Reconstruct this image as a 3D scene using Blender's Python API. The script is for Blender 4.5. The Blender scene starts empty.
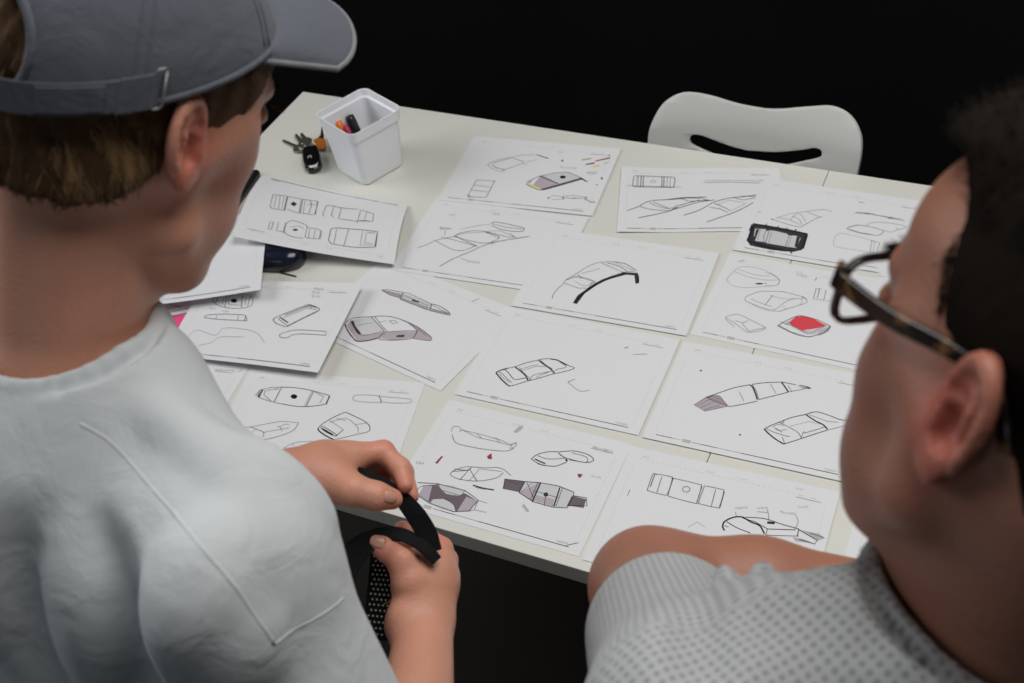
import bpy, bmesh, math, random
import numpy as np
from mathutils import Vector, Matrix
from mathutils.geometry import tessellate_polygon
random.seed(7); rng = np.random.default_rng(7)
scn = bpy.context.scene
COL = scn.collection

# ------------------------------------------------------------------ camera
FPX = 1201.8
CAMP = np.array([0.0, 0.0, 2.047])
CR = np.array([[0.98790, -0.10525, -0.11390], [-0.15508, -0.67064, -0.72539], [0.0, 0.73428, -0.67885]])
CR[0] /= np.linalg.norm(CR[0]); CR[2] -= CR[0]*(CR[0]@CR[2]); CR[2] /= np.linalg.norm(CR[2]); CR[1] = np.cross(CR[2], CR[0])
cd = bpy.data.cameras.new('camera'); cam = bpy.data.objects.new('camera', cd); COL.objects.link(cam)
cam.matrix_world = Matrix(((CR[0][0], -CR[1][0], -CR[2][0], 0), (CR[0][1], -CR[1][1], -CR[2][1], 0),
                           (CR[0][2], -CR[1][2], -CR[2][2], CAMP[2]), (0, 0, 0, 1)))
cd.sensor_width = 36; cd.lens = FPX*36/1024; cd.clip_start = 0.02
cd.dof.use_dof = True; cd.dof.focus_distance = 1.50; cd.dof.aperture_fstop = 8.5
scn.camera = cam

# ------------------------------------------------------------------ light
scn.view_settings.view_transform = 'Standard'; scn.view_settings.look = 'None'
scn.view_settings.exposure = 0.06; scn.view_settings.gamma = 1.0
scn.view_settings.use_curve_mapping = False
wd = bpy.data.worlds.new('world'); scn.world = wd; wd.use_nodes = True
wd.node_tree.nodes['Background'].inputs[0].default_value = (0.80, 0.90, 1.0, 1)
wd.node_tree.nodes['Background'].inputs[1].default_value = 0.0

def area(name, loc, target, sx, sy, power, col):
    l = bpy.data.lights.new(name, 'AREA'); l.shape = 'RECTANGLE'; l.size = sx; l.size_y = sy
    l.energy = power; l.color = col
    o = bpy.data.objects.new(name, l); COL.objects.link(o); o.location = loc
    d = Vector(target) - Vector(loc); o.rotation_euler = d.to_track_quat('-Z', 'Y').to_euler()
    return o
area('window_daylight', (-2.6, 2.3, 2.45), (0.1, 1.2, 0.7), 1.8, 1.3, 36, (0.95, 0.98, 1.0))
area('ceiling_light', (0.7, 1.0, 3.05), (0.6, 1.0, 0.0), 1.6, 1.6, 42, (1.0, 0.98, 0.95))
area('rear_fill', (-2.6, -1.6, 2.2), (0.0, 0.8, 1.3), 2.0, 1.4, 7, (0.85, 0.93, 1.0))  # added fill lamp behind and left of the camera; no window is there

TT = 0.740          # table top height
TH = -0.52661       # table direction
TM = np.array([math.cos(TH), math.sin(TH), 0.0]); TN = np.array([-math.sin(TH), math.cos(TH), 0.0])
def at(px, py, z):
    """the point of the place at height z that the photograph shows at pixel (px, py)"""
    d = CR[0]*((px-512)/FPX) + CR[1]*((py-341.5)/FPX) + CR[2]
    return CAMP + d*((z-CAMP[2])/d[2])
def away(px, py, dist):
    d = CR[0]*((px-512)/FPX) + CR[1]*((py-341.5)/FPX) + CR[2]
    return CAMP + d/np.linalg.norm(d)*dist

# ------------------------------------------------------------------ materials
def mat(name, col, rough=0.5, metal=0.0, noise=0.0, nscale=40.0, bump=0.0, bscale=200.0, sss=0.0, coat=0.0, alpha=None, trans=0.0, spec=0.5):
    m = bpy.data.materials.new(name); m.use_nodes = True; nt = m.node_tree; N = nt.nodes; L = nt.links
    b = N['Principled BSDF']; c = tuple(col)+(1,)
    b.inputs['Base Color'].default_value = c; b.inputs['Roughness'].default_value = rough; b.inputs['Metallic'].default_value = metal
    b.inputs['Specular IOR Level'].default_value = spec
    if coat: b.inputs['Coat Weight'].default_value = coat; b.inputs['Coat Roughness'].default_value = 0.15
    if trans: b.inputs['Transmission Weight'].default_value = trans
    if sss:
        b.inputs['Subsurface Weight'].default_value = sss; b.inputs['Subsurface Radius'].default_value = (0.012, 0.004, 0.002); b.inputs['Subsurface Scale'].default_value = 1.0
    tc = N.new('ShaderNodeTexCoord')
    if noise:
        n = N.new('ShaderNodeTexNoise'); n.inputs['Scale'].default_value = nscale; n.inputs['Detail'].default_value = 4
        L.new(tc.outputs['Object'], n.inputs['Vector'])
        r = N.new('ShaderNodeMix'); r.data_type = 'RGBA'
        r.inputs[6].default_value = tuple(max(0, v*(1-noise)) for v in col)+(1,); r.inputs[7].default_value = tuple(min(1, v*(1+noise)) for v in col)+(1,)
        L.new(n.outputs['Fac'], r.inputs[0]); L.new(r.outputs[2], b.inputs['Base Color'])
    if bump:
        n = N.new('ShaderNodeTexNoise'); n.inputs['Scale'].default_value = bscale; n.inputs['Detail'].default_value = 3
        L.new(tc.outputs['Object'], n.inputs['Vector'])
        bp = N.new('ShaderNodeBump'); bp.inputs['Strength'].default_value = bump; bp.inputs['Distance'].default_value = 0.001
        L.new(n.outputs['Fac'], bp.inputs['Height']); L.new(bp.outputs['Normal'], b.inputs['Normal'])
    return m
M = {}
M['laminate'] = mat('white_laminate', (0.71, 0.705, 0.65), 0.32, noise=0.02, nscale=6)
M['laminate_edge'] = mat('laminate_edge_band', (0.62, 0.62, 0.59), 0.45)
M['dark_metal'] = mat('dark_steel', (0.03, 0.03, 0.032), 0.4, 0.6)
M['paper'] = mat('white_paper', (0.745, 0.745, 0.765), 0.85, noise=0.012, nscale=9, spec=0.2)
M['pink_paper'] = mat('pink_paper', (0.85, 0.08, 0.27), 0.8, spec=0.2)
INK = {'f': ('pencil_faint', (0.40, 0.40, 0.42), .0008), 'l': ('pencil_light', (0.20, 0.20, 0.22), .0008), 'm': ('pen_grey', (0.085, 0.085, 0.095), .0009),
       'd': ('pen_black', (0.025, 0.025, 0.03), .0011), 'h': ('marker_black', (0.012, 0.012, 0.015), .0020), 'k': ('marker_charcoal', (0.02, 0.02, 0.024), .0045)}
FILL = {'purple': (0.36, 0.29, 0.34), 'mauve': (0.46, 0.40, 0.45), 'grey': (0.45, 0.45, 0.48), 'dark': (0.045, 0.042, 0.05), 'red': (0.72, 0.07, 0.09), 'pale': (0.60, 0.60, 0.62),
        'maroon': (0.30, 0.05, 0.055), 'yellow': (0.75, 0.60, 0.18), 'olive': (0.33, 0.40, 0.08), 'orange': (0.75, 0.30, 0.12), 'wine': (0.30, 0.09, 0.13), 'plum': (0.16, 0.13, 0.15), 'lime': (0.66, 0.68, 0.50)}
for k, (n, c, w) in INK.items(): M['ink_'+k] = mat(n, c, 0.8, spec=0.1)
for k, c in FILL.items(): M['fill_'+k] = mat('marker_'+k, c, 0.85, spec=0.1)
M['white_plastic'] = mat('white_plastic', (0.87, 0.88, 0.92), 0.38, sss=0.0)
M['chair_plastic'] = mat('chair_plastic', (0.74, 0.74, 0.72), 0.45)
M['chrome'] = mat('chrome', (0.6, 0.6, 0.6), 0.18, 1.0)
M['steel'] = mat('key_steel', (0.48, 0.46, 0.40), 0.3, 0.9)
M['black_plastic'] = mat('black_plastic', (0.010, 0.010, 0.012), 0.35)
M['black_gloss'] = mat('black_gloss_plastic', (0.008, 0.010, 0.022), 0.2, coat=0.25)
M['fob'] = mat('black_fob_plastic', (0.007, 0.007, 0.008), 0.25, coat=0.3)
M['grey_metal'] = mat('grey_satin', (0.06, 0.06, 0.065), 0.3, 0.6)
M['white_mark'] = mat('white_print', (0.75, 0.75, 0.75), 0.6)
M['orange'] = mat('orange_plastic', (0.85, 0.22, 0.04), 0.35)
M['orange_tag'] = mat('orange_leather', (0.42, 0.13, 0.015), 0.5)
M['green'] = mat('green_plastic', (0.02, 0.30, 0.14), 0.4)
M['magenta'] = mat('magenta_plastic', (0.45, 0.02, 0.10), 0.4)
M['carpet'] = mat('dark_carpet', (0.040, 0.034, 0.030), 0.95, noise=0.5, nscale=300, bump=0.6, bscale=500, spec=0.1)
M['black_wall'] = mat('black_wall', (0.0065, 0.0065, 0.007), 0.9, noise=0.2, nscale=3, spec=0.05)
M['wall_grey'] = mat('grey_wall', (0.12, 0.12, 0.125), 0.9, noise=0.05)
M['ceiling'] = mat('ceiling_paint', (0.25, 0.25, 0.25), 0.9)
M['window_glass'] = mat('window_frame_paint', (0.5, 0.5, 0.5), 0.5)

# ------------------------------------------------------------------ mesh helpers
class MB:
    def __init__(s): s.v = []; s.f = []; s.m = []
    def add(s, v, f, m=0):
        o = len(s.v); s.v += [tuple(map(float, p)) for p in v]
        s.f += [tuple(i+o for i in q) for q in f]; s.m += [m]*len(f) if isinstance(m, int) else list(m)
        return s
    def box(s, c, size, m=0, R=None):
        c = np.array(c, float); h = np.array(size, float)/2
        v = [np.array([x, y, z])*h for x in (-1, 1) for y in (-1, 1) for z in (-1, 1)]
        if R is not None: v = [R@p for p in v]
        return s.add([p+c for p in v], [(0, 1, 3, 2), (4, 6, 7, 5), (0, 4, 5, 1), (2, 3, 7, 6), (0, 2, 6, 4), (1, 5, 7, 3)], m)
    def loft(s, rings, m=0, cap0=True, cap1=True, closed=True):
        n = len(rings[0]); v = [p for r in rings for p in r]; f = []
        for i in range(len(rings)-1):
            for j in range(n if closed else n-1):
                k = (j+1) % n; f.append((i*n+j, i*n+k, (i+1)*n+k, (i+1)*n+j))
        if cap0: f.append(tuple(range(n))[::-1])
        if cap1: f.append(tuple((len(rings)-1)*n+j for j in range(n)))
        return s.add(v, f, m)
    def tube(s, path, r, n=10, m=0, flat=1.0, up=(0, 0, 1)):
        path = np.array(path, float); k = len(path); rr = np.broadcast_to(np.array(r, float), (k,)) if np.ndim(r) <= 1 else r
        t = np.gradient(path, axis=0); t /= np.linalg.norm(t, axis=1)[:, None]+1e-12
        ref = np.array(up, float); rings = []
        for i in range(k):
            a = ref - t[i]*(ref@t[i])
            if np.linalg.norm(a) < 1e-4: a = np.array([1.0, 0, 0]) - t[i]*t[i][0]
            a /= np.linalg.norm(a); b = np.cross(t[i], a); ref = a
            rings.append([path[i]+rr[i]*(a*flat*math.sin(q)+b*math.cos(q)) for q in np.linspace(0, 2*math.pi, n, endpoint=False)])
        return s.loft(rings, m)
    def prism(s, outline, z0, z1, m=0):
        return s.loft([[(x, y, z0) for x, y in outline], [(x, y, z1) for x, y in outline]], m)
    def build(s, name, mats, parent=None, smooth=False, bevel=0.0, seg=2, origin=None, rel=None):
        me = bpy.data.meshes.new(name); v = np.array(s.v, float)
        org = np.zeros(3)
        if origin is not None: org = np.array(origin, float); v = v-org
        if rel is not None: v = v-np.array(rel, float)
        me.from_pydata(v.tolist(), [], s.f); me.update()
        if not isinstance(mats, (list, tuple)): mats = [mats]
        for q in mats: me.materials.append(q)
        me.polygons.foreach_set('material_index', s.m)
        bm = bmesh.new(); bm.from_mesh(me); bmesh.ops.recalc_face_normals(bm, faces=bm.faces)
        bm.to_mesh(me); bm.free()
        if smooth: me.polygons.foreach_set('use_smooth', [True]*len(me.polygons))
        o = bpy.data.objects.new(name, me); COL.objects.link(o); o.location = org
        if parent: o.parent = parent
        if bevel:
            b = o.modifiers.new('bevel', 'BEVEL'); b.width = bevel; b.segments = seg; b.limit_method = 'ANGLE'; b.angle_limit = 0.6
        return o
def thing(name, label, cat, loc=(0, 0, 0), rotz=0.0, group=None):
    o = bpy.data.objects.new(name, None); COL.objects.link(o); o.location = tuple(map(float, loc)); o.rotation_euler = (0, 0, rotz)
    o.empty_display_size = 0.05
    return tag(o, label, cat, group)
def tag(o, label, cat, group=None, kind=None):
    if label: o['label'] = label
    if cat: o['category'] = cat
    if group: o['group'] = group
    if kind: o['kind'] = kind
    return o
def struct(o): o['kind'] = 'structure'; return o
def rrect(w, d, r, n=6):
    out = []
    for cx, cy, a0 in ((w/2-r, d/2-r, 0), (-w/2+r, d/2-r, 90), (-w/2+r, -d/2+r, 180), (w/2-r, -d/2+r, 270)):
        for i in range(n+1):
            a = math.radians(a0+90*i/n); out.append((cx+r*math.cos(a), cy+r*math.sin(a)))
    return out
def smooth_path(pts, n=8):
    """Catmull-Rom through the points"""
    P = [np.array(p, float) for p in pts]
    if len(P) < 3: return [P[0]+(P[-1]-P[0])*t for t in np.linspace(0, 1, n)]
    P = [2*P[0]-P[1]]+P+[2*P[-1]-P[-2]]; out = []
    for i in range(1, len(P)-2):
        for t in np.linspace(0, 1, n, endpoint=False):
            a, b, c, d = P[i-1:i+3]
            out.append(0.5*((2*b)+(-a+c)*t+(2*a-5*b+4*c-d)*t*t+(-a+3*b-3*c+d)*t**3))
    out.append(P[-2]); return out
def rotz(a): c, s = math.cos(a), math.sin(a); return np.array([[c, -s, 0], [s, c, 0], [0, 0, 1.0]])

# ------------------------------------------------------------------ room
X0, X1, Y0, Y1, ZC = -4.2, 3.3, -3.5, 2.36, 3.1             # along and across the table direction
def room_part(name, c, size, m, **k):
    o = MB().box((0, 0, 0), size).build(name, m, **k); p = TM*c[0]+TN*c[1]; o.location = (p[0], p[1], c[2]); o.rotation_euler = (0, 0, TH); return struct(o)
XM, YM = (X0+X1)/2, (Y0+Y1)/2
room_part('floor', (XM, YM, -0.05), (X1-X0+.2, Y1-Y0+.2, 0.1), M['carpet'])
room_part('ceiling', (XM, YM, ZC+0.05), (X1-X0+.2, Y1-Y0+.2, 0.1), M['ceiling'])
room_part('wall_back', (XM, Y1+0.05, ZC/2), (X1-X0, 0.1, ZC), M['black_wall'])
room_part('wall_front', (XM, Y0-0.05, ZC/2), (X1-X0, 0.1, ZC), M['wall_grey'])
room_part('wall_left', (X0-0.05, YM, ZC/2), (0.1, Y1-Y0, ZC), M['black_wall'])
room_part('wall_right', (X1+0.05, YM, ZC/2), (0.1, Y1-Y0, ZC), M['black_wall'])
room_part('baseboard_back', (XM, Y1-0.008, 0.05), (X1-X0, 0.016, 0.1), M['black_plastic'], bevel=0.003)

# ------------------------------------------------------------------ tables
U0, US, U1, V0, V1 = -1.4642, -0.3424, 0.7794, 0.8464, 1.8032
def make_table(u0, u1, label):
    c = TM*(u0+u1)/2 + TN*(V0+V1)/2
    t = thing('table', label, 'table', (c[0], c[1], 0), TH, 'white tables pushed together')
    w, d = u1-u0, V1-V0
    top = MB().box((0, 0, TT-0.015), (w-0.0010, d, 0.030)).build('tabletop', M['laminate'], t, bevel=0.0012)
    MB().box((0, 0, TT-0.0525), (w-0.16, d-0.16, 0.045)).build('under_frame', M['laminate_edge'], t, bevel=0.002)
    for sx in (-1, 1):
        for sy in (-1, 1):
            x, y = sx*(w/2-0.10), sy*(d/2-0.10)
            l = MB().loft([[(x+.025*math.cos(a), y+.025*math.sin(a), z) for a in np.linspace(0, 2*math.pi, 20, endpoint=False)] for z in (0.012, TT-0.075)]).build('leg', M['dark_metal'], t, smooth=False)
            MB().loft([[(x+r*math.cos(a), y+r*math.sin(a), z) for a in np.linspace(0, 2*math.pi, 20, endpoint=False)] for r, z in ((.02, 0), (.024, .004), (.024, .012))]).build('foot', M['black_plastic'], l)
    return t
make_table(U0, US, 'white laminate table under the keys and pen tub, seam at its right')
make_table(US, U1, 'white laminate table on the right of the seam, behind man in glasses')

# ------------------------------------------------------------------ sketch sheets
SW, SH = 0.297, 0.210
def flat_corners(x, y, th, z):
    c, s = math.cos(th), math.sin(th)
    return [np.array([x+c*u-s*v, y+s*u+c*v, z]) for u, v in ((0, SH), (SW, SH), (SW, 0), (0, 0))]   # TL TR BR BL
class Sheet:
    """an A4 sheet with a printed frame and drawn strokes, one mesh; corners TL TR BR BL in the place; bow(u, v) lifts it"""
    def __init__(s, corners, bow=None, frame=True):
        s.c = corners; s.bow = bow or (lambda u, v: 0.0); s.lift = 0.00025 if bow else 0.0; s.mb = MB(); s.mats = [M['paper']]; s.idx = {}; s.ly = 0
        s.o = corners[3]; s.org = (0, 0, 1)
        nx, ny = (24, 18) if bow else (1, 1)
        top = [[s.pt(i/nx, j/ny) for i in range(nx+1)] for j in range(ny+1)]
        v = [p+np.array([0, 0, dz]) for dz in (0, -0.00022) for r in top for p in r]; K = (nx+1)*(ny+1); f = []
        for j in range(ny):
            for i in range(nx):
                a = j*(nx+1)+i; q = (a, a+1, a+nx+2, a+nx+1); f += [q, tuple(K+w for w in q[::-1])]
        rim = [i for i in range(nx+1)]+[j*(nx+1)+nx for j in range(1, ny+1)]+[ny*(nx+1)+i for i in range(nx-1, -1, -1)]+[j*(nx+1) for j in range(ny-1, 0, -1)]
        for a, b in zip(rim, rim[1:]+rim[:1]): f.append((b, a, a+K, b+K))
        s.mb.add(v, f, 0)
        if frame: s.frame()
    def pt(s, u, v, dz=0.0):
        TL, TR, BR, BL = s.c
        p = (BL*(1-u)+BR*u)*(1-v)+(TL*(1-u)+TR*u)*v
        return p+np.array([0, 0, s.bow(u, v)+dz])
    def mi(s, key, m):
        if key not in s.idx: s.idx[key] = len(s.mats); s.mats.append(m)
        return s.idx[key]
    def uv(s, px, py):
        z = s.pt(.5, .5)[2]; u = v = .5
        for _ in range(8):
            P = at(px, py, z)
            for _ in range(4):
                q = s.pt(u, v); e = P[:2]-q[:2]; du = (s.pt(u+.01, v)-q)[:2]/.01; dv = (s.pt(u, v+.01)-q)[:2]/.01
                d = np.linalg.solve(np.array([du, dv]).T, e); u += d[0]; v += d[1]
            z = s.pt(u, v)[2]
        return u, v
    def ribbon(s, uvs, w, m, layer=0.00034, closed=False):
        uvs = [p for p in uvs if -0.0 <= p[0] <= 1.0 and 0.0 <= p[1] <= 1.0]
        if len(uvs) < 2: return
        if closed: uvs = uvs+[uvs[0]]
        P = [s.pt(u, v, layer+s.lift) for u, v in uvs]
        n = len(P); A = []; B = []
        for i in range(n):
            t = P[min(i+1, n-1)]-P[max(i-1, 0)]
            if closed and i in (0, n-1): t = P[1]-P[n-2]
            k = math.hypot(t[0], t[1])+1e-9; nn = np.array([-t[1]/k, t[0]/k, 0])*w/2
            A.append(P[i]+nn); B.append(P[i]-nn)
        s.mb.add(A+B, [(i, i+1, n+i+1, n+i) for i in range(n-1)], m)
    def poly(s, uvs, m, layer=None):
        if layer is None: s.ly += 1; layer = 0.00006+0.00001*s.ly
        P = [s.pt(min(1, max(0, u)), min(1, max(0, v)), layer+s.lift) for u, v in uvs]
        tr = tessellate_polygon([[Vector(p) for p in P]])
        s.mb.add(P, [tuple(t) for t in tr], m)
    def frame(s):
        L = lambda x0, y0, x1, y1, w, k, n=6: s.ribbon([((x0+(x1-x0)*t/n)/SW, (y0+(y1-y0)*t/n)/SH) for t in range(n+1)], w, s.mi('ink_'+k, M['ink_'+k]), 0.00012)
        a, b, c = 0.0175, 0.278, 0.0103
        L(a, c, a+.025, c, .0011, 'd'); L(a+.025, c, a+.037, c, .0006, 'l'); L(a+.054, c, a+.066, c, .0008, 'm'); L(a+.066, c, a+.09, c, .0011, 'd')
        L(a+.09, c, a+.125, c, .0008, 'l'); L(a+.125, c, b, c, .0012, 'd', 12)
        for i in range(5): L(a+.040+i*.0025, c-.0015, a+.0412+i*.0025, c+.0018, .0007, 'l', 1)
        for d in (0, .002): L(a+.039, c-.002+d*2, a+.052, c-.002+d*2, .0012, 'f', 1)
        m = s.mi('lime', M['fill_lime'])
        s.poly([((a+x)/SW, (c+y)/SH) for x, y in ((.041, -.0025), (.050, -.0025), (.050, .0018), (.041, .0018))], m, .00006)
        L(.243, .1848, .2765, .1848, .0008, 'm')
        for x, w in ((.246, .005), (.262, .006)): s.scribble(x, .188, x+w, .190, 5, 'f')
        s.scribble(.259, .0135, .275, .0165, 12, 'l')
        s.scribble(.0225, .1945, .031, .197, 5, 'l')
        for x in (.115, .16): s.scribble(x, .1935, x+.012, .1955, 6, 'f')
        for x in np.arange(.02, .24, .008): L(x, .1905, x+.004, .1905, .0004, 'f', 1)
        for y in np.arange(.02, .18, .007): L(.0145, y, .0145, y+.0028, .0004, 'f', 1); L(.2835, y, .2835, y+.0028, .0004, 'f', 1)
    def lay(s, k):
        if k[0] == 'k': s.ly += 1; return 0.00006+0.00001*s.ly
        return 0.00034+0.00002*'flmdh'.index(k[0])
    def scribble(s, x0, y0, x1, y1, n, k):
        r = random.Random(int(x0*1e5+y0*1e4+n))
        pts = [((x0+(x1-x0)*i/(2*n))/SW, ((y0 if i % 2 else y1)+r.uniform(-.3, .3)*(y1-y0))/SH) for i in range(2*n+1)]
        s.ribbon(pts, .0005, s.mi('ink_'+k, M['ink_'+k]), 0.00012)
    def draw(s, text):
        ox, oy, sc = 0, 0, 1
        for line in text.strip().splitlines():
            w = line.split()
            if not w or w[0] == '#': continue
            k, vals = w[0], w[1:]
            if k == '@': ox, oy, sc = map(float, vals); continue
            P = [tuple(map(float, q.split(','))) for q in vals]
            P = [(ox+x/sc, oy+y/sc) for x, y in P]
            if k[0] == 't':                                     # handwriting: zigzag between two points, t + weight
                (xa, ya), (xb, yb) = P[:2]; n = max(3, int(abs(xb-xa)/1.4)); r = random.Random(int(xa*10+ya)); h = 1.6
                q = [(xa+(xb-xa)*i/(2*n), ya+(yb-ya)*i/(2*n)+(h if i % 2 else -h)*r.uniform(.3, 1)) for i in range(2*n+1)]
                s.ribbon([s.uv(*p) for p in q], .0006, s.mi('ink_'+k[1], M['ink_'+k[1]])); continue
            if k.startswith('F:'):
                key = 'fill_'+k[2:]; s.poly([s.uv(*p) for p in P], s.mi(key, M[key])); continue
            if k[0] == 'o':                                     # closed ellipse given by centre and radii
                (cx, cy), = P[:1]; rx, ry = float(vals[1].split(',')[0])/sc, float(vals[1].split(',')[1])/sc
                q = [(cx+rx*math.cos(a), cy+ry*math.sin(a)) for a in np.linspace(0, 2*math.pi, 14, endpoint=False)]
                if k[1] == 'B': s.poly([s.uv(*p) for p in q], s.mi('ink_h', M['ink_h'])); continue
                s.ribbon([s.uv(*p) for p in q], INK[k[1]][2], s.mi('ink_'+k[1], M['ink_'+k[1]]), closed=True); continue
            closed = k.endswith('*'); curve = '~' in k
            if curve: P = [tuple(p) for p in smooth_path(P, 6)]
            else:
                Q = []
                for a, b in zip(P, P[1:]):
                    n = max(1, int(math.hypot(b[0]-a[0], b[1]-a[1])/(2.5 if s.lift else 8))); Q += [(a[0]+(b[0]-a[0])*t/n, a[1]+(b[1]-a[1])*t/n) for t in range(n)]
                P = Q+[P[-1]] if len(P) > 1 else P
                if closed: P = P
            s.ribbon([s.uv(*p) for p in P], INK[k[0]][2], s.mi('ink_'+k[0], M['ink_'+k[0]]), s.lay(k), closed)
    def done(s, label):
        o = s.mb.build('sketch_sheet', s.mats, origin=s.pt(.5, .5))
        return tag(o, label, 'paper', 'loose sheets of product sketches on the table')
def S(x, y, th, lv): return flat_corners(x, y, th, TT+0.0006+0.0006*lv)

sh = Sheet(S(0.2784, 1.3661, -0.5375, 0)); sh.draw('''
@ 720 255 8.533
f~ 75,230 60,205 110,150 180,100 330,115 440,160 500,205 500,240 470,262 390,262
l~ 390,150 440,165 495,200 508,218 495,255
f~ 65,235 120,265 200,278 300,275 480,262
f~ 120,140 250,190 400,215 500,212
f~ 150,120 300,170 420,180
oB 335,245 34,7
oB 388,243 6,4
tf 150,55 200,52
l~ 215,375 225,355 330,315 430,310 540,315 640,340 715,360 735,375 738,405 690,425 500,482
l~ 215,375 222,395 350,445 430,468 480,460 560,400 640,375 735,375
l~ 265,375 310,395 385,425 440,440
m 450,345 385,425
f~ 430,345 480,360 560,375 640,370
f~ 240,400 330,450 430,478 500,480
f~ 545,430 560,460 690,420 690,370
oB 708,360 10,4
l~ 45,535 75,520 160,508 240,545 330,590 390,625 330,650 250,660 210,645 130,585 45,535
l 130,560 190,580 210,575 240,560
l 190,580 200,600 250,655
l~ 45,540 70,570 125,615
l 255,655 290,640 385,622
tl 655,170 740,185
m 825,195 810,220
m 820,290 795,375 885,388 905,300
m 850,290 830,370
l 905,300 885,388 950,395
m 820,290 865,290
F:grey 545,585 600,560 650,525 620,560 590,600 560,595
F:red 590,580 620,548 655,525 700,522 790,540 905,600 840,625 780,665 720,655 610,600
F:pale 700,645 830,625 905,605 935,615 900,650 840,680 760,678 690,655
F:grey 850,640 935,612 930,635 880,665 830,680
d~ 492,605 560,565 650,525 700,520 800,545 870,572 943,610
d 943,610 925,645 850,683
m 492,605 590,655 680,690 750,700 850,680
m 595,580 610,600 720,655 780,668 905,600
l 690,575 850,620
@ 640 240 2.846
m 393,243 430,262 480,277 525,265 541,245
l 400,233 430,245 480,270
''')
sh.done('sketch sheet with a red topped block and pencil outlines, beside the glasses')

sh = Sheet([at(621.7, 167.6, TT+.004), at(779, 168, TT+.0008), at(788, 231, TT+.0008), at(616.8, 232, TT+.003)], lambda u, v: (1-u)*(-.0005+.0016*math.cos(7*u)*v+0.0012*math.cos(9*u))); sh.draw('''
@ 600 80 3.012
d 102,290 98,318 103,322 222,324 226,300 222,293 105,289
d 124,291 122,322
d 131,291 129,322
d 187,293 186,323
d 193,293 192,323
l 112,290 110,321
l 116,290 114,321
l 203,293 201,322
l 212,293 210,322
f 80,318 245,323
ol 160,306 7,4
f~ 312,310 318,306 330,303 420,303 500,305
l~ 318,310 360,308 420,309 480,311
f~ 480,303 500,300 520,305
d~ 82,394 115,382 150,365 220,360 260,356 300,357
m 120,382 150,390 205,395 235,385
m 148,370 165,378 200,388 240,384
m 160,368 205,386
d~ 115,416 190,400 240,385 300,368 345,362
d~ 190,362 250,355 320,353
m 240,357 270,366 330,362
m 300,355 330,364
d 220,388 230,380 300,362
d~ 252,408 300,392 340,370 390,356 430,352 475,346
m 330,384 360,388 385,400
m 345,372 375,385 395,395
m 400,354 430,362 468,356
d~ 322,428 380,408 420,392 465,368
m 428,350 470,352
f 352,376 390,362 440,372 400,392
''')
sh.done('sketch sheet nearest the white chair with two long strap drawings')

sh = Sheet(S(0.3908, 1.5515, -0.5092, 3)); sh.draw('''
@ 720 170 8.533
F:dark 285,455 330,462 430,480 520,498 620,515 750,545 735,600 700,683 620,700 440,683 260,645 225,600 240,570
k 285,460 430,484 600,515 745,548
k 285,470 240,600
k 240,605 400,655 560,690
k 740,555 705,670
h 250,520 275,462
h 300,655 330,640
h 345,655 360,640
h 470,685 450,660
h 520,695 510,670
h 610,715 600,680
h 640,525 650,505
h 555,512 575,495
h 380,485 400,462
h 480,498 500,480
F:pale 300,500 390,505 395,520 430,515 470,520 570,545 590,560 640,560 690,580 650,665 570,655 545,650 400,625 380,615 300,605 290,560
F:dark 310,505 335,505 300,600 285,600
F:dark 655,570 685,575 655,660 635,655
m~ 395,520 375,560 375,612
m 420,520 390,620
l 440,525 415,625
m 590,560 560,650
l 610,560 580,655
l~ 430,515 500,525 580,545
l 345,505 320,600
m~ 437,418 500,440 600,470 670,485 700,480 830,410 875,400
l~ 470,415 530,395 620,370 740,355 800,345 900,340 960,360
l 600,430 625,395 670,370 700,390 730,440
l 505,410 590,425 680,465
l 740,358 850,400
l 625,395 680,425 700,470
oB 445,420 7,5
m 322,360 350,358
@ 830 190 10.24
m 255,235 340,240 420,245 600,285 760,315
l 340,240 400,250 430,240 440,255 600,275 640,285 740,300
m 590,290 640,280 650,295 600,292
l 260,238 280,228 400,238
m 740,312 765,318
d~ 175,400 200,380 270,362 300,360
m~ 300,360 400,375 500,400 545,425 520,455 480,467
m~ 175,400 230,420 330,445 480,467
l~ 200,400 300,435 420,455
l~ 370,370 420,338 520,330 640,345 750,365 795,385
l 545,415 630,435 690,410 680,385
l 690,412 780,385
f~ 40,570 40,510 100,445 250,470 400,510 510,545
f~ 40,575 150,600 300,620 460,650
m 415,515 510,545
l 510,545 480,625
l 430,520 410,630
f 460,530 440,635
m 290,122 350,132
''')
sh.done('sketch sheet with a rectangle heavily shaded round in black marker')

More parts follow.
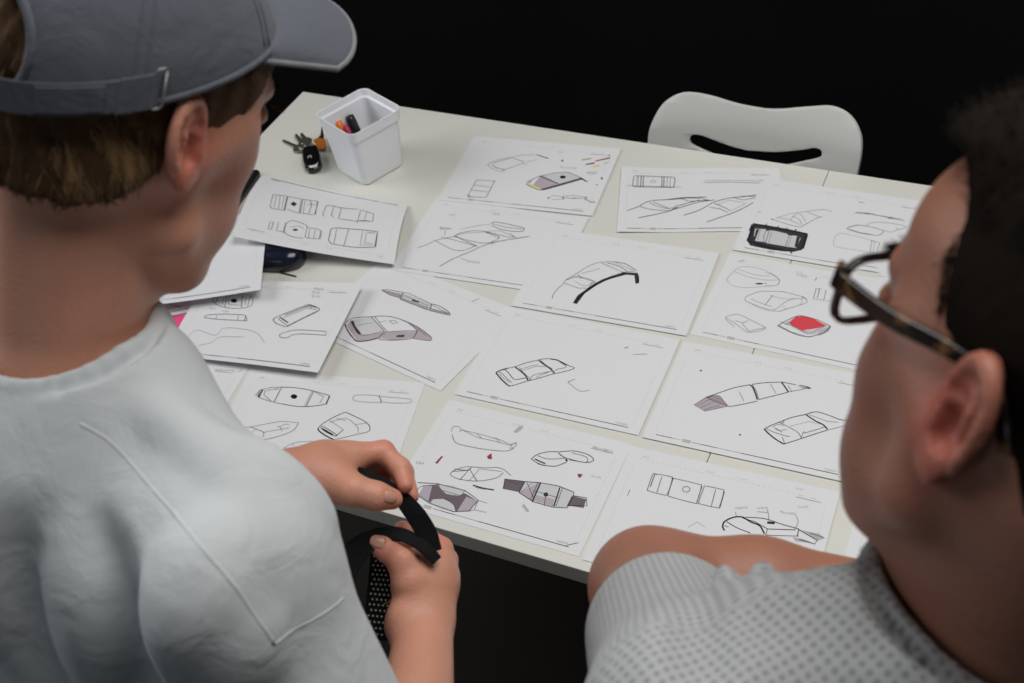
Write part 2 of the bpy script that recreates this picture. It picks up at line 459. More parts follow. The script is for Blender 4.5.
sh = Sheet(S(-0.3406, 1.5266, -0.741, 1)); sh.draw('''
@ 330 280 7.877
F:mauve 420,80 555,105 560,140 470,120
F:pale 555,105 600,110 800,190 770,235 555,150
F:mauve 560,140 780,215 770,232 550,155
F:mauve 800,225 930,255 940,272 790,240
d~ 408,82 450,78 555,95 575,100
d 408,82 470,118 550,140
m 420,85 560,125
d 575,100 550,140 560,155 765,235 790,235 800,190
m 575,100 620,105 800,190
m 590,125 780,205
l 560,140 770,220
F:dark 650,150 705,168 698,180 645,165
d 565,110 580,118 558,145
d 795,190 800,205 780,230
d~ 800,190 860,205 925,245 942,268 930,275 780,240
m 810,200 925,262
m 795,225 930,270
F:mauve 130,360 160,320 185,315 195,360 240,425 330,430 420,410 390,455 300,475 215,482
F:pale 185,315 325,292 425,400 330,430 250,428 190,350
F:mauve 430,405 640,405 690,400 650,455 500,475 385,455
F:mauve 580,318 690,365 800,450 790,475 650,455 690,400
d~ 118,350 150,315 200,298 330,290 400,285 480,290 560,312 640,350 690,405
h~ 118,350 140,400 180,455 215,483 300,478 380,458
m~ 160,320 180,360 230,430 300,432 400,410 425,400
F:dark 165,325 185,322 200,365 250,428 225,425 185,370
d~ 325,292 370,340 425,400 415,420 385,455
m~ 350,288 400,350 450,405
d~ 385,455 400,470 500,475 600,468 655,455 690,405
m~ 455,408 560,402 640,400 690,405
l~ 420,435 450,408
F:dark 530,435 590,432 580,450 520,450
m 475,320 510,318 535,340 500,345 470,330 475,320
d~ 570,318 640,345 720,390 790,445 800,465 780,478 655,460
m 690,380 760,440
l~ 200,370 260,350 330,340
l 380,335 450,320
@ 230 260 3.104
l 750,130 800,108
''')
sh.done('sketch sheet with a large three block wearable in perspective, left of middle')

sh = Sheet(S(-0.2138, 1.123, -0.5213, 0)); sh.draw('''
@ 390 390 3.796
l~ 232,158 240,140 262,140 275,152 340,168 400,185 420,190 460,208 478,200 478,212 460,222
m~ 235,170 250,200 300,215 380,228 440,232 470,222
l 275,152 330,180 400,195 460,212
l 330,168 350,185
l 400,180 418,200
l 455,225 465,200 480,205
l 262,160 275,150
F:grey 468,158 490,138 508,134 500,150 480,165
F:maroon 170,278 196,250 202,252 180,280
F:maroon 368,252 385,240 388,262 372,262
F:maroon 712,318 732,320 722,334 714,330
tm 100,275 130,280
tf 765,325 800,335
tl 770,218 845,236
F:grey 500,440 520,465 530,460 508,432
d~ 536,262 560,245 600,235 640,235 700,232 750,245 772,262 765,272 740,275 680,265
d~ 536,262 570,282 620,290 650,282 672,268 640,240
h~ 550,262 570,272 590,280
m~ 560,250 600,262 660,260
m~ 640,238 660,255 740,275 745,255 690,238
l 560,280 580,287 630,290
oB 670,266 5,4
m~ 228,320 245,305 290,292 360,296 420,297 460,325
m~ 228,322 260,338 330,346 400,335 430,315
d 265,342 302,300 330,346
d~ 245,300 290,305 310,295
m 235,310 300,305
l 300,345 340,300 425,310
h~ 315,362 350,372 395,380
l~ 325,370 360,378
F:plum 130,362 185,358 210,370 235,400 285,392 330,420 300,458 245,462 240,440 200,420 145,425 110,398
F:pale 180,360 240,362 285,385 265,402 215,395 190,375
F:pale 160,415 200,412 240,432 250,462 195,452 150,430
F:mauve 130,362 160,365 145,425 110,395
F:mauve 290,405 330,420 300,458 255,460
d 105,352 180,356 285,382 335,418 300,460 240,462 150,430 105,400
m 95,400 110,370 135,362
m 180,356 195,380 270,402 285,382
m 150,430 165,413 215,412 245,440 250,462
m 335,418 320,455 300,460
l 335,420 370,430
l 320,455 365,465
l 110,370 130,362
F:plum 436,338 512,348 490,388 428,375
F:mauve 512,348 570,352 545,425 490,392
F:pale 515,350 560,355 490,390
F:pale 572,352 640,362 618,442 545,420
F:mauve 555,400 625,415 618,442 545,420
F:pale 650,372 700,390 672,448 622,440
F:plum 690,402 745,415 735,448 672,438
d 430,375 436,338 512,348
d 512,348 490,390 545,425 618,445 672,448 697,402 698,388 640,365 570,352 512,348
h 572,352 540,425
m 562,352 532,420
h 645,370 622,442
m 655,372 630,442
oB 592,397 9,8
m 545,382 640,410
m 592,397 585,440
m 520,352 545,410
l 540,355 492,390
m 490,360 436,340
d 697,402 745,410 748,440 672,440
m 505,350 490,385
m 670,590 715,580
''')
sh.done('sketch sheet at the table edge with purple shaded straps and small red marks')

sh = Sheet(S(0.3316, 0.8174, -0.5, 0)); sh.draw('''
@ 780 280 2.439
m 270,600 260,640 262,655
m 235,676 260,680 285,672
l 240,520 245,560
''')
sh.done('sketch sheet mostly hidden behind the shirt collar of man in glasses')

sh = Sheet(S(0.0469, 0.9692, -0.4939, 1)); sh.draw('''
@ 580 440 3.2
m~ 238,108 232,112 217,155 220,163 265,175 280,172 295,125 288,117 238,108
d 245,112 240,108 225,150
m 262,118 246,168
m~ 298,126 300,123 380,142 388,150 374,198 365,202 290,182 283,172 297,126
d 390,148 374,200
m~ 398,148 405,148 452,158 460,165 447,212 440,217 385,205 380,198 398,148
m 434,158 420,212
d 462,165 448,215
om 340,158 12,9
l 160,158 152,178
tl 497,218 535,216
tl 567,218 600,218
l 567,230 600,232
tl 640,230 690,238
l 600,222 605,258
l~ 690,240 698,262 688,285
l 497,230 500,244
h~ 456,278 462,262 490,248 520,247 545,262 575,275 590,300
h 456,278 462,290
d~ 470,262 500,280 545,298
m 462,275 475,278
d~ 530,247 590,252 640,268 700,285
d 520,250 560,262 600,285 690,288
m 600,284 594,305
d 700,285 695,308
m 595,305 700,308
F:dark 600,260 625,262 622,270 598,268
F:grey 700,287 765,300 785,315 760,322 720,300
F:grey 680,310 720,318 745,330 690,325
d 700,287 760,322 750,333 700,318
m 735,298 780,312
f 345,280 375,262 400,280
tf 690,155 715,160
tl 700,215 730,215
''')
sh.done('sketch sheet behind the bare forearm with three small written callouts')

sh = Sheet(S(-0.1005, 1.3144, -0.5015, 2)); sh.draw('''
@ 490 350 10.24
h~ 62,238 75,225 120,205 180,188
d~ 180,188 260,172 340,142 420,120 500,105
h 62,238 120,305 180,360 205,372
d~ 205,372 300,345 390,315
m~ 90,235 120,240 170,290 222,335
l~ 95,245 140,290 205,335
d~ 150,200 185,230 250,300 345,290 370,290
h~ 260,178 310,215 360,260 390,312
m~ 300,180 340,230 395,280 410,310
d 390,318 500,290 650,245
m~ 410,305 430,270 470,252 640,215
l~ 470,285 540,250 600,230
h~ 500,105 540,140 600,180 650,225 655,245
m~ 520,110 580,160 640,195
d~ 500,100 560,92 630,92 690,105
h~ 620,93 690,105 740,130 790,155
d~ 790,155 830,170 862,182 840,200 760,222 655,245
m~ 660,215 700,195 770,182 770,160 710,120
l~ 300,205 400,170 490,150
l 340,210 480,165 600,175
l~ 870,298 820,320 800,332 840,365 890,405 940,425 1020,412
m 820,318 805,330
@ 620 300 8.533
d 38,412 70,402
l 110,465 235,462
''')
sh.done('sketch sheet in the middle with one small three part block drawing')

sh = Sheet(S(-0.4915, 1.2428, -0.3155, 0)); sh.draw('''
@ 230 360 8.533
m~ 240,318 255,262 300,248 360,235 440,232
m~ 240,318 300,340 370,360 440,375
d~ 440,232 560,238 700,262 850,305
d~ 440,375 560,395 650,398 760,388 820,375
d 440,235 375,360
d 715,265 650,395
l 700,265 635,392
h 850,308 820,378
h 280,255 245,320
m 300,260 290,300 350,350
l 305,265 420,240
m 725,275 800,315 765,370
f 330,255 420,250
F:grey 210,300 250,258 285,255 250,320
oB 546,312 28,20
@ 230 395 6.4
l~ 60,208 130,205 220,188 330,170 440,178
m~ 130,205 170,220 215,240 210,270
m~ 165,305 220,288 320,262 400,230 430,195 440,180
l~ 215,240 290,225 380,210
l~ 320,205 350,188 380,190
l 320,205 335,235
l 145,260 175,305
f 120,250 170,220
oB 312,204 5,3
d~ 562,215 600,180 680,135 740,110
d~ 740,110 800,138 860,168 890,195 895,222 880,238
m~ 880,238 800,255 740,270 665,287
h~ 562,215 575,235 620,265 665,287
d~ 580,208 600,205 680,255 665,262 620,240 580,212
h~ 590,215 630,238 660,255
d~ 680,262 700,245 725,222
l~ 640,165 700,205 725,222
l~ 640,175 740,150 800,190 820,215 818,245
l 680,150 740,165
l 800,190 880,180
l~ 345,340 355,335 400,312 450,300 530,298 570,315
l~ 345,340 345,380 400,430
f~ 400,312 420,340 480,365 530,355
h~ 355,360 380,378 412,402
d~ 360,372 385,395
l 380,400 400,425 412,405
@ 230 260 3.104
l~ 380,430 392,420 440,420 462,424 468,440 440,442 392,438 380,430
l~ 468,424 520,428 556,432 565,438 552,444 500,444 468,440
m 464,420 470,446
''')
sh.done('sketch sheet partly under the cap wearer\'s hand with a round-dot band drawing at top')

sh = Sheet(S(-0.7793, 1.3716, -0.3771, 0)); sh.draw('''
@ 150 240 2.845
m~ 60,365 85,380 100,395 115,403 138,402
l~ 60,372 80,392 110,400
m~ 175,458 180,448 200,448 205,455 195,462 178,464
d 180,452 202,450
tm 248,376 262,370
tl 185,370 240,372
tm 112,396 132,398
''')
sh.done('sketch sheet beside the white shirt shoulder with a tiny oval, mostly covered')

sh = Sheet(S(-0.1903, 1.642, -0.4526, 2)); sh.draw('''
@ 400 120 4.017
m~ 70,514 110,500 150,482 215,468 240,455 300,445 345,448
m~ 140,484 160,495 210,520 250,525 300,508 310,505
m 165,472 200,478 300,505
m~ 215,468 280,485 330,495 370,490 398,470 345,450
l 230,462 260,455 340,450 400,475
d~ 220,465 260,485 312,508
d~ 160,588 210,560 280,530 350,500 430,482 520,468
d~ 370,420 372,412 400,412 490,432 498,438 488,448 440,446 400,438 370,424
m 376,418 430,432 490,438
l~ 240,440 310,425 365,418
l 345,448 400,445 460,470
m 350,450 440,472 460,470
m 372,486 372,500
l 160,432 205,437
tm 160,436 205,438
l 182,445 180,465
l 440,455 475,478
tm 270,568 320,574
l 245,555 270,566
tl 375,378 400,380
tl 200,382 222,383
''')
sh.done('sketch sheet with long swooping band curve and a small pill shape above it')

sh = Sheet(S(0.165, 1.1664, -0.4977, 3)); sh.draw('''
@ 690 370 6.4
F:mauve 25,225 110,172 160,195 235,225 200,240 90,265
F:purple 100,170 185,165 240,228 190,215 120,190
m 25,225 110,172
m 90,265 240,232
l 40,235 120,190
l 60,245 150,205
l 90,255 190,225
d~ 105,175 190,145 280,115 380,95
m~ 110,178 150,165 190,168 215,200 245,232
m 110,178 170,205 240,232
d 245,235 300,228 430,200
l 315,140 345,200
h~ 380,95 400,110 420,155 430,190
m~ 398,92 425,140 440,190
d~ 400,92 480,82 585,78
d 440,190 540,165 630,142
l 515,90 550,150
h~ 585,78 605,105 630,142
d~ 590,78 640,88 680,97
m~ 635,140 700,128 740,120
l 690,100 730,120
l 625,100 650,135
h 740,115 770,118
d~ 700,98 740,105 775,117
F:grey 700,98 775,117 735,120
d~ 475,378 520,355 570,335 650,305 740,285
d~ 740,285 790,270 830,272 900,295 950,315 1000,325
h~ 475,378 500,405 550,445 600,475
d~ 600,475 710,440 800,410 880,385
l 880,385 1000,355
m~ 570,335 640,370 690,400 712,435
m~ 585,340 600,335 600,325
h~ 740,285 800,325 850,350 880,380
m~ 712,435 725,400 735,398
m~ 730,405 800,385 870,362
l~ 540,370 570,388 620,380
l~ 530,365 560,350 600,355
m 490,378 540,400 620,425 640,425
l 545,370 590,400
f 640,360 760,330 850,350
oB 320,415 7,5
oB 70,4 7,5
l 760,285 880,330 950,335
m 590,430 605,470
''')
sh.done('sketch sheet with two long segmented bands, right of the middle sheet')

sh = Sheet(S(0.0077, 1.498, -0.4773, 3)); sh.draw('''
@ 440 220 3.2536
m~ 365,256 370,240 385,222 402,208
m~ 402,208 410,195 440,178 480,152 520,138 560,136
d~ 560,136 600,142 640,165
m 405,205 450,222 482,222 500,202
m 412,195 450,182 508,205
l 425,185 480,190 505,200
l 440,200 460,212 480,215 495,203
l 450,178 460,190
F:dark 432,270 448,245 500,208 530,192 570,180 600,170 640,172 648,190 648,205 636,208 632,180 605,178 560,190 520,205 470,240 445,274
k~ 440,268 455,248 500,215 545,192 600,175
m~ 510,205 545,188 600,170 635,168
m~ 525,140 560,155 600,172
d~ 545,140 580,150 608,166
l~ 570,138 600,152 630,165
l 460,175 520,158
h~ 640,172 645,185 642,205
''')
sh.done('sketch sheet with an arched band edged in a thick black curve')

sh = Sheet(S(-0.0958, 1.8244, -0.4189, 3)); sh.draw('''
@ 430 120 8.533
m~ 490,385 530,360 610,335 690,318
m~ 690,318 730,335 800,360 750,385 640,425 610,440
l~ 490,385 520,410 600,440 640,425
d~ 530,378 560,405 610,418 640,425
m~ 540,370 620,345 690,325
l~ 700,315 800,300 900,298
h 910,297 1010,330
l 820,360 910,340
l~ 790,375 830,380
m 400,510 320,650
d 320,655 480,662 552,522
m 400,512 552,522
m 370,555 520,575
m 345,598 500,615
d 545,520 550,535
d 320,640 340,650 330,660
@ 540 130 8.533
tl 170,318 310,328
F:mauve 0,395 30,390 160,460 30,510 -60,470
F:pale 30,390 240,360 350,412 175,462 160,460
F:plum 175,460 350,412 370,420 190,472 30,515 -20,508 30,498
F:yellow -100,455 0,500 20,512 -10,512 -110,465
F:orange 350,405 410,445 385,440
d~ -120,465 -60,420 0,395 120,370 240,360
d 240,360 350,408 410,445
h 0,395 160,460
h 350,412 175,462 30,510
d -120,465 -20,510 30,512
oB 195,402 26,13
h 350,415 395,440
F:olive 350,262 360,250 440,238 440,248
F:wine 390,300 388,290 465,275 468,288
F:wine 472,270 475,260 598,232 600,244
F:yellow 450,312 500,295 520,305 455,322
m 540,290 590,275
h 590,212 592,225
tm 405,375 480,372
l 405,362 485,360
oB 528,413 9,9
l~ 90,580 110,560 180,570 200,590 100,595
m~ 200,555 195,590 210,575 280,585 390,580
d 290,575 300,585
l 215,560 290,560 410,575
d 400,575 380,600 400,595 440,620 470,618
l 440,605 470,618
oB 72,580 8,6
oB 190,262 10,7
oB 485,468 6,4
tl 155,190 200,192
ol -90,440 18,10
''')
sh.done('sketch sheet with colour swatches and a mauve tinted block, at the far edge')

# raised and curled sheets on the left
sh = Sheet([at(205, 281, TT+.010), at(363, 283.6, TT+.016), at(318, 372.6, TT+.016), at(163, 355, TT+.008)], lambda u, v: .002*math.sin(math.pi*u)); sh.draw('''
@ 145 230 5.693
m~ 395,380 385,400 400,420 430,435
m~ 430,435 480,445 540,447 600,435 615,400 600,375
m~ 395,385 440,370 520,362 600,372
oB 507,403 18,12
l 450,385 440,430
m 465,375 455,440
l 480,375 475,425 545,430 560,375
m 555,372 550,445
l 575,380 570,430
d 415,380 405,415
l 480,378 555,372
m 600,375 585,435
tl 370,445 400,448
tl 440,464 475,466
m~ 338,500 345,490 380,482 470,480 560,485 575,495 580,515
m 338,500 400,508 460,512 580,518
l 410,485 403,510
l 530,485 528,515
m 575,490 565,518
f~ 250,600 300,570 400,600 450,560 560,565 640,590 680,640
f~ 300,660 380,640 430,610 560,610
@ 230 260 3.104
d~ 135,190 140,180 200,155 245,138
d~ 245,138 275,150 272,160 230,180 175,208
d 135,190 145,198 172,208
m 150,183 178,205 268,160
h 155,178 180,195
m 170,172 250,140
l 165,180 240,150 270,155
h 248,140 268,148
d~ 175,170 240,145 255,150
m~ 155,240 158,230 205,218 298,222
m~ 155,240 175,242 210,230 298,234
l 298,222 298,234
tm 260,90 292,92
tm 255,101 278,103
tm 255,112 280,114
''')
sh.done('raised sketch sheet beside cap wearer\'s chin with an open channel drawing')

sh = Sheet([at(113, 238, TT+.034), at(268.5, 209, TT+.034), at(260.5, 289.7, TT+.036), at(92, 311, TT+.024)], lambda u, v: -.004*math.sin(math.pi*u)*(1-v)+.0, True)
sh.done('propped sketch sheet leaning over the mouse, beside cap wearer\'s chin')
sh = Sheet([at(95, 262, TT+.004), at(246, 232, TT+.004), at(240, 301, TT+.004), at(100, 330, TT+.004)], lambda u, v: .001*math.sin(9*u))
sh.draw('@ 145 230 5.693\nF:maroon 130,420 200,436 205,440 150,428')
sh.done('sketch sheet lying underneath the propped one, only a sliver in view')

sh = Sheet([at(394.2, 264.3, TT+.012), at(232.8, 236.4, TT+.054), at(263.4, 174.3, TT+.014), at(408, 204.9, TT+.003)], lambda u, v: .013*math.sin(math.pi*v)*(.75+u*.25)-.004*math.sin(math.pi*u)); sh.draw('''
@ 230 165 5.389
m 232,160 215,222 225,235 295,245 312,170 232,160
l 250,165 237,230
l 270,165 262,238
l 292,170 280,232
d 308,172 290,248
m 312,170 385,185
m 385,185 372,262
m 310,240 372,262
F:dark 325,210 342,198 362,210 345,224
m 392,185 378,258 455,272 475,198 392,185
m 430,190 440,215 425,262
l 405,190 395,258
d 472,200 460,265
l 415,215 465,215
m 520,218 500,265 505,278
m~ 520,218 560,222 600,232 690,240
m 560,225 545,272 560,282
m 600,232 585,290 690,305
m 705,242 685,315
m 710,245 775,265 768,305 690,302
l 735,255 725,300
l 700,300 750,298
m 215,310 205,345 225,348
m 235,308 222,348
l 215,310 240,308
m 262,308 250,355 290,360
m 300,312 285,370
m~ 300,320 330,300 370,308 410,325 415,335 405,390
m~ 300,325 295,365 340,388 395,395
l 320,335 370,330 400,345
oB 352,350 14,5
m 415,338 470,345 490,355 480,400 405,392
l 430,345 422,392
l 460,350 450,396
m 495,358 484,402
d 545,345 530,405 545,425
d~ 545,345 580,340 640,345 715,350
m 545,425 620,438 700,447
m 575,345 560,425
m 640,345 612,440
l 715,352 700,445
d 718,350 795,360 780,445 705,445
l 735,370 725,420 770,425
m 735,365 785,368
d 795,362 785,440
l 715,430 775,435
''')
sh.done('raised sketch sheet with four flat band drawings, in front of the keys')

pk = Sheet([at(40, 338, TT+.0007), at(186, 314.2, TT+.0007), at(171, 398, TT+.0007), at(20, 420, TT+.0007)], frame=False)
pk.mats[0] = M['pink_paper']
tag(pk.mb.build('pink_sheet', pk.mats, origin=pk.pt(.5, .5)), 'bright pink paper peeking out beside the cap wearer\'s neck', 'paper')

# ------------------------------------------------------------------ pen tub
def make_tub():
    c = np.array([-0.2185, 1.972, TT]); t = thing('pen_tub', 'square white plastic tub holding markers, at the table corner', 'container', c, math.radians(36))
    H = 0.126
    def ring(w, r, z): return [(x, y, z) for x, y in rrect(w, w, r, 6)]
    R = [ring(.086, .012, 0), ring(.092, .014, .004), ring(.104, .014, H-.024), ring(.109, .015, H-.022), ring(.112, .015, H-.003), ring(.1135, .016, H-.001), ring(.113, .0155, H),
         ring(.110, .014, H), ring(.1085, .0135, H-.002), ring(.106, .0125, H-.013), ring(.098, .011, H-.015), ring(.088, .010, .006), ring(.080, .008, .003)]
    R = [[(x*1.075, y*1.075, z) for x, y, z in r] for r in R]
    MB().loft(R).build('tub_shell', M['white_plastic'], t, smooth=False, bevel=0.0008)
    return t
make_tub()
def marker(top, bottom, r, body, cap, label, capped=True):
    top, bottom = np.array(top), np.array(bottom); d = top-bottom; L = np.linalg.norm(d); d /= L
    t = thing('marker_pen', label, 'marker', bottom, 0, None)
    f = lambda s: (bottom+d*s)-bottom
    MB().tube([f(0), f(.001), f(L*.55)], [r*.6, r, r], 14).build('barrel', M[body], t, smooth=True)
    MB().tube([f(L*.55), f(L*.56), f(L*.9), f(L*.985), f(L)], [r*.8, r*1.08, r*1.08, r*.9, r*.35], 14).build('cap', M[cap], t, smooth=True)
    return t
zb = TT+0.010
marker(at(349, 115, TT+.095), at(369, 160, zb), .0085, 'black_plastic', 'black_plastic', 'fat black marker standing in the white tub')
marker(at(337.5, 121, TT+.092), at(360, 164, zb), .0070, 'orange', 'orange', 'orange marker standing in the white tub')
marker(at(345, 125, TT+.088), at(366, 172, zb), .0050, 'magenta', 'magenta', 'dark magenta marker in the white tub, between orange and black ones')
marker(at(330.5, 119.5, TT+.090), at(357, 158, zb), .0050, 'green', 'green', 'green marker standing in the white tub, behind the orange one')

# ------------------------------------------------------------------ keys
def make_keys():
    b = at(308, 155, TT); t = thing('key_bunch', 'bunch of keys with black car fob and orange tag, left of the tub', 'keys', b)
    c0, c1 = at(309, 150, TT+.006), at(314.5, 171, TT+.006)
    ax = c1-c0; ax[2] = 0; L = np.linalg.norm(ax); ax /= L; bx = np.array([-ax[1], ax[0], 0])
    def pl(outline, z0, z1): return [[c0+ax*u*L+bx*v+np.array([0, 0, z]) for u, v in outline] for z in (z0, z1)]
    body = [(0, -.013), (-.06, -.008), (-.06, .010), (0, .017), (.5, .019), (.85, .017), (1.0, .011), (1.04, 0), (1.0, -.011), (.85, -.016), (.5, -.017)]
    sm = lambda k: [(.5+(u-.5)*k, v*k) for u, v in body]
    rings = []
    for k, z in ((.88, -.006), (1, -.003), (1, .005), (.9, .009), (.6, .0105)):
        rings.append([c0+ax*u*L+bx*v+np.array([0, 0, z]) for u, v in sm(k)])
    fob = MB().loft(rings).build('car_fob', M['fob'], t, smooth=False, bevel=.0015, rel=b)
    MB().loft(pl([(.80, -.011), (.80, .012), (1.0, .007), (1.0, -.006)], .0088, .0096)).build('white_sticker', M['white_mark'], fob, rel=b)
    q = [c0+ax*L*(.55+.055*math.cos(a))+bx*(-.002+.0035*math.sin(a))+np.array([0, 0, .0112]) for a in np.linspace(.6, 5.2, 12)]
    MB().tube(q, .0008, 6).build('button_mark', M['white_mark'], fob, rel=b)
    rc = at(308.5, 146, TT+.009)
    MB().tube([rc+np.array([.013*math.cos(a), .013*math.sin(a), .003*math.sin(a)]) for a in np.linspace(0, 2*math.pi, 29)], .0012, 8).build('ring', M['chrome'], t, smooth=True, rel=b)
    def key(tip, bow, z, w=.0045, bw=.013):
        A, B = at(*tip, TT+z), at(*bow, TT+z+.003); d = A-B; L = np.linalg.norm(d); d /= L; n = np.array([-d[1], d[0], 0])
        out = [(0, -bw*.55), (-.006, 0), (0, bw*.55), (.008, bw*.9), (.018, bw*.7), (.023, w), (L*.55, w), (L*.60, w*.75), (L*.66, w), (L*.72, w*.7), (L*.8, w*.95), (L*.88, w*.6), (L, w*.4), (L, -w*.7), (.023, -w), (.018, -bw*.7), (.008, -bw*.9)]
        MB().loft([[B+d*u+n*v+np.array([0, 0, h]) for u, v in out] for h in (-.0011, .0011)]).build('key', M['steel'], t, bevel=.0004, rel=b)
    key((282.5, 140.5), (303, 149.5), .003, .0045, .017); key((295.5, 134.5), (305, 147), .006); key((301, 133.5), (308, 143), .009)
    z = lambda px, py, h: at(px, py, TT+h)
    tg = [(313.5, 140), (316.5, 138), (323, 136.5), (325, 140), (326.5, 146.5), (325, 149), (319.5, 148.5), (315, 145.5)]
    MB().loft([[z(x, y, h) for x, y in tg] for h in (.004, .010)]).build('orange_tag', M['orange_tag'], t, bevel=.001, rel=b)
    MB().tube([z(320.5, 137.5, .008), z(322.3, 136.5, .014), z(322, 131, .018), z(321.8, 127.5, .018)], [.0042, .004, .0022, .001], 8).build('black_clip', M['black_plastic'], t, rel=b)
    return t
make_keys()

# ------------------------------------------------------------------ computer mouse and keyboard
def make_mouse():
    c = at(277, 257, TT+.012); c[2] = TT; a = math.radians(168)
    t = thing('computer_mouse', 'glossy dark blue computer mouse under the raised sketch sheet', 'mouse', c, a)
    rings = []
    for z, k in ((0.001, .9), (.004, 1.0), (.012, 1.02), (.02, .98), (.027, .86), (.032, .66), (.0345, .4), (.0355, .12)):
        rings.append([(-.012*(1-k)+.052*k*math.copysign(abs(math.cos(q))**.85, math.cos(q)), .031*k*math.copysign(abs(math.sin(q))**.85, math.sin(q))*(1-.10*math.cos(q)), z) for q in np.linspace(0, 2*math.pi, 32, endpoint=False)])
    MB().loft(rings).build('mouse_body', M['black_gloss'], t, smooth=True)
    MB().tube([(.030+.005*math.cos(q), 0, .0225+.005*math.sin(q)) for q in np.linspace(0, 2*math.pi, 17)], .003, 8).build('scroll_wheel', M['black_plastic'], t, smooth=True)
    Rm = rotz(-a); w = lambda px, py: Rm@(at(px, py, TT+.0022)-c)
    MB().tube(smooth_path([(.034, 0, .004), w(255, 266), w(269, 269.5), w(283, 273), w(296, 276.3)], 6), .0013, 6).build('cable', M['grey_metal'], t, smooth=True)
make_mouse()
def make_keyboard():
    A, B = at(262.5, 174.5, TT), at(226, 226, TT)            # right rear and right front corners
    y = A-B; D = np.linalg.norm(y); y /= D; x = np.array([y[1], -y[0], 0]); D = .20; ang = math.atan2(x[1], x[0]); c = A-x*.16-y*D/2
    t = thing('keyboard', 'black keyboard with small white key legends beside the cap wearer\'s cheek', 'keyboard', c, ang)
    MB().loft([[(p, q, .0005) for p, q in rrect(.318, D-.002, .008)], [(p, q, .009+.002*(q/D)) for p, q in rrect(.32, D, .009)], [(p, q, .011+.002*(q/D)) for p, q in rrect(.316, D-.004, .007)]]).build('housing', M['black_plastic'], t)
    MB().box((0, -D*.33, .0118), (.29, .05, .0014)).build('palm_rest', M['grey_metal'], t, bevel=.001)
    keys = []
    for r in range(5):
        for k in range(14):
            X, Y = .145-.0215*k-(.004*r % .01), .082-.0205*r
            if X < -.148: continue
            kk = MB().loft([[(X+p, Y+q, .0115) for p, q in rrect(.018, .017, .002, 2)], [(X+p, Y+q, .0150) for p, q in rrect(.0155, .0145, .002, 2)]]).build('key', M['black_plastic'], t)
            MB().box((X-.003, Y+.003, .0152), (.004, .0035, .0003)).build('legend', M['white_mark'], kk)
make_keyboard()

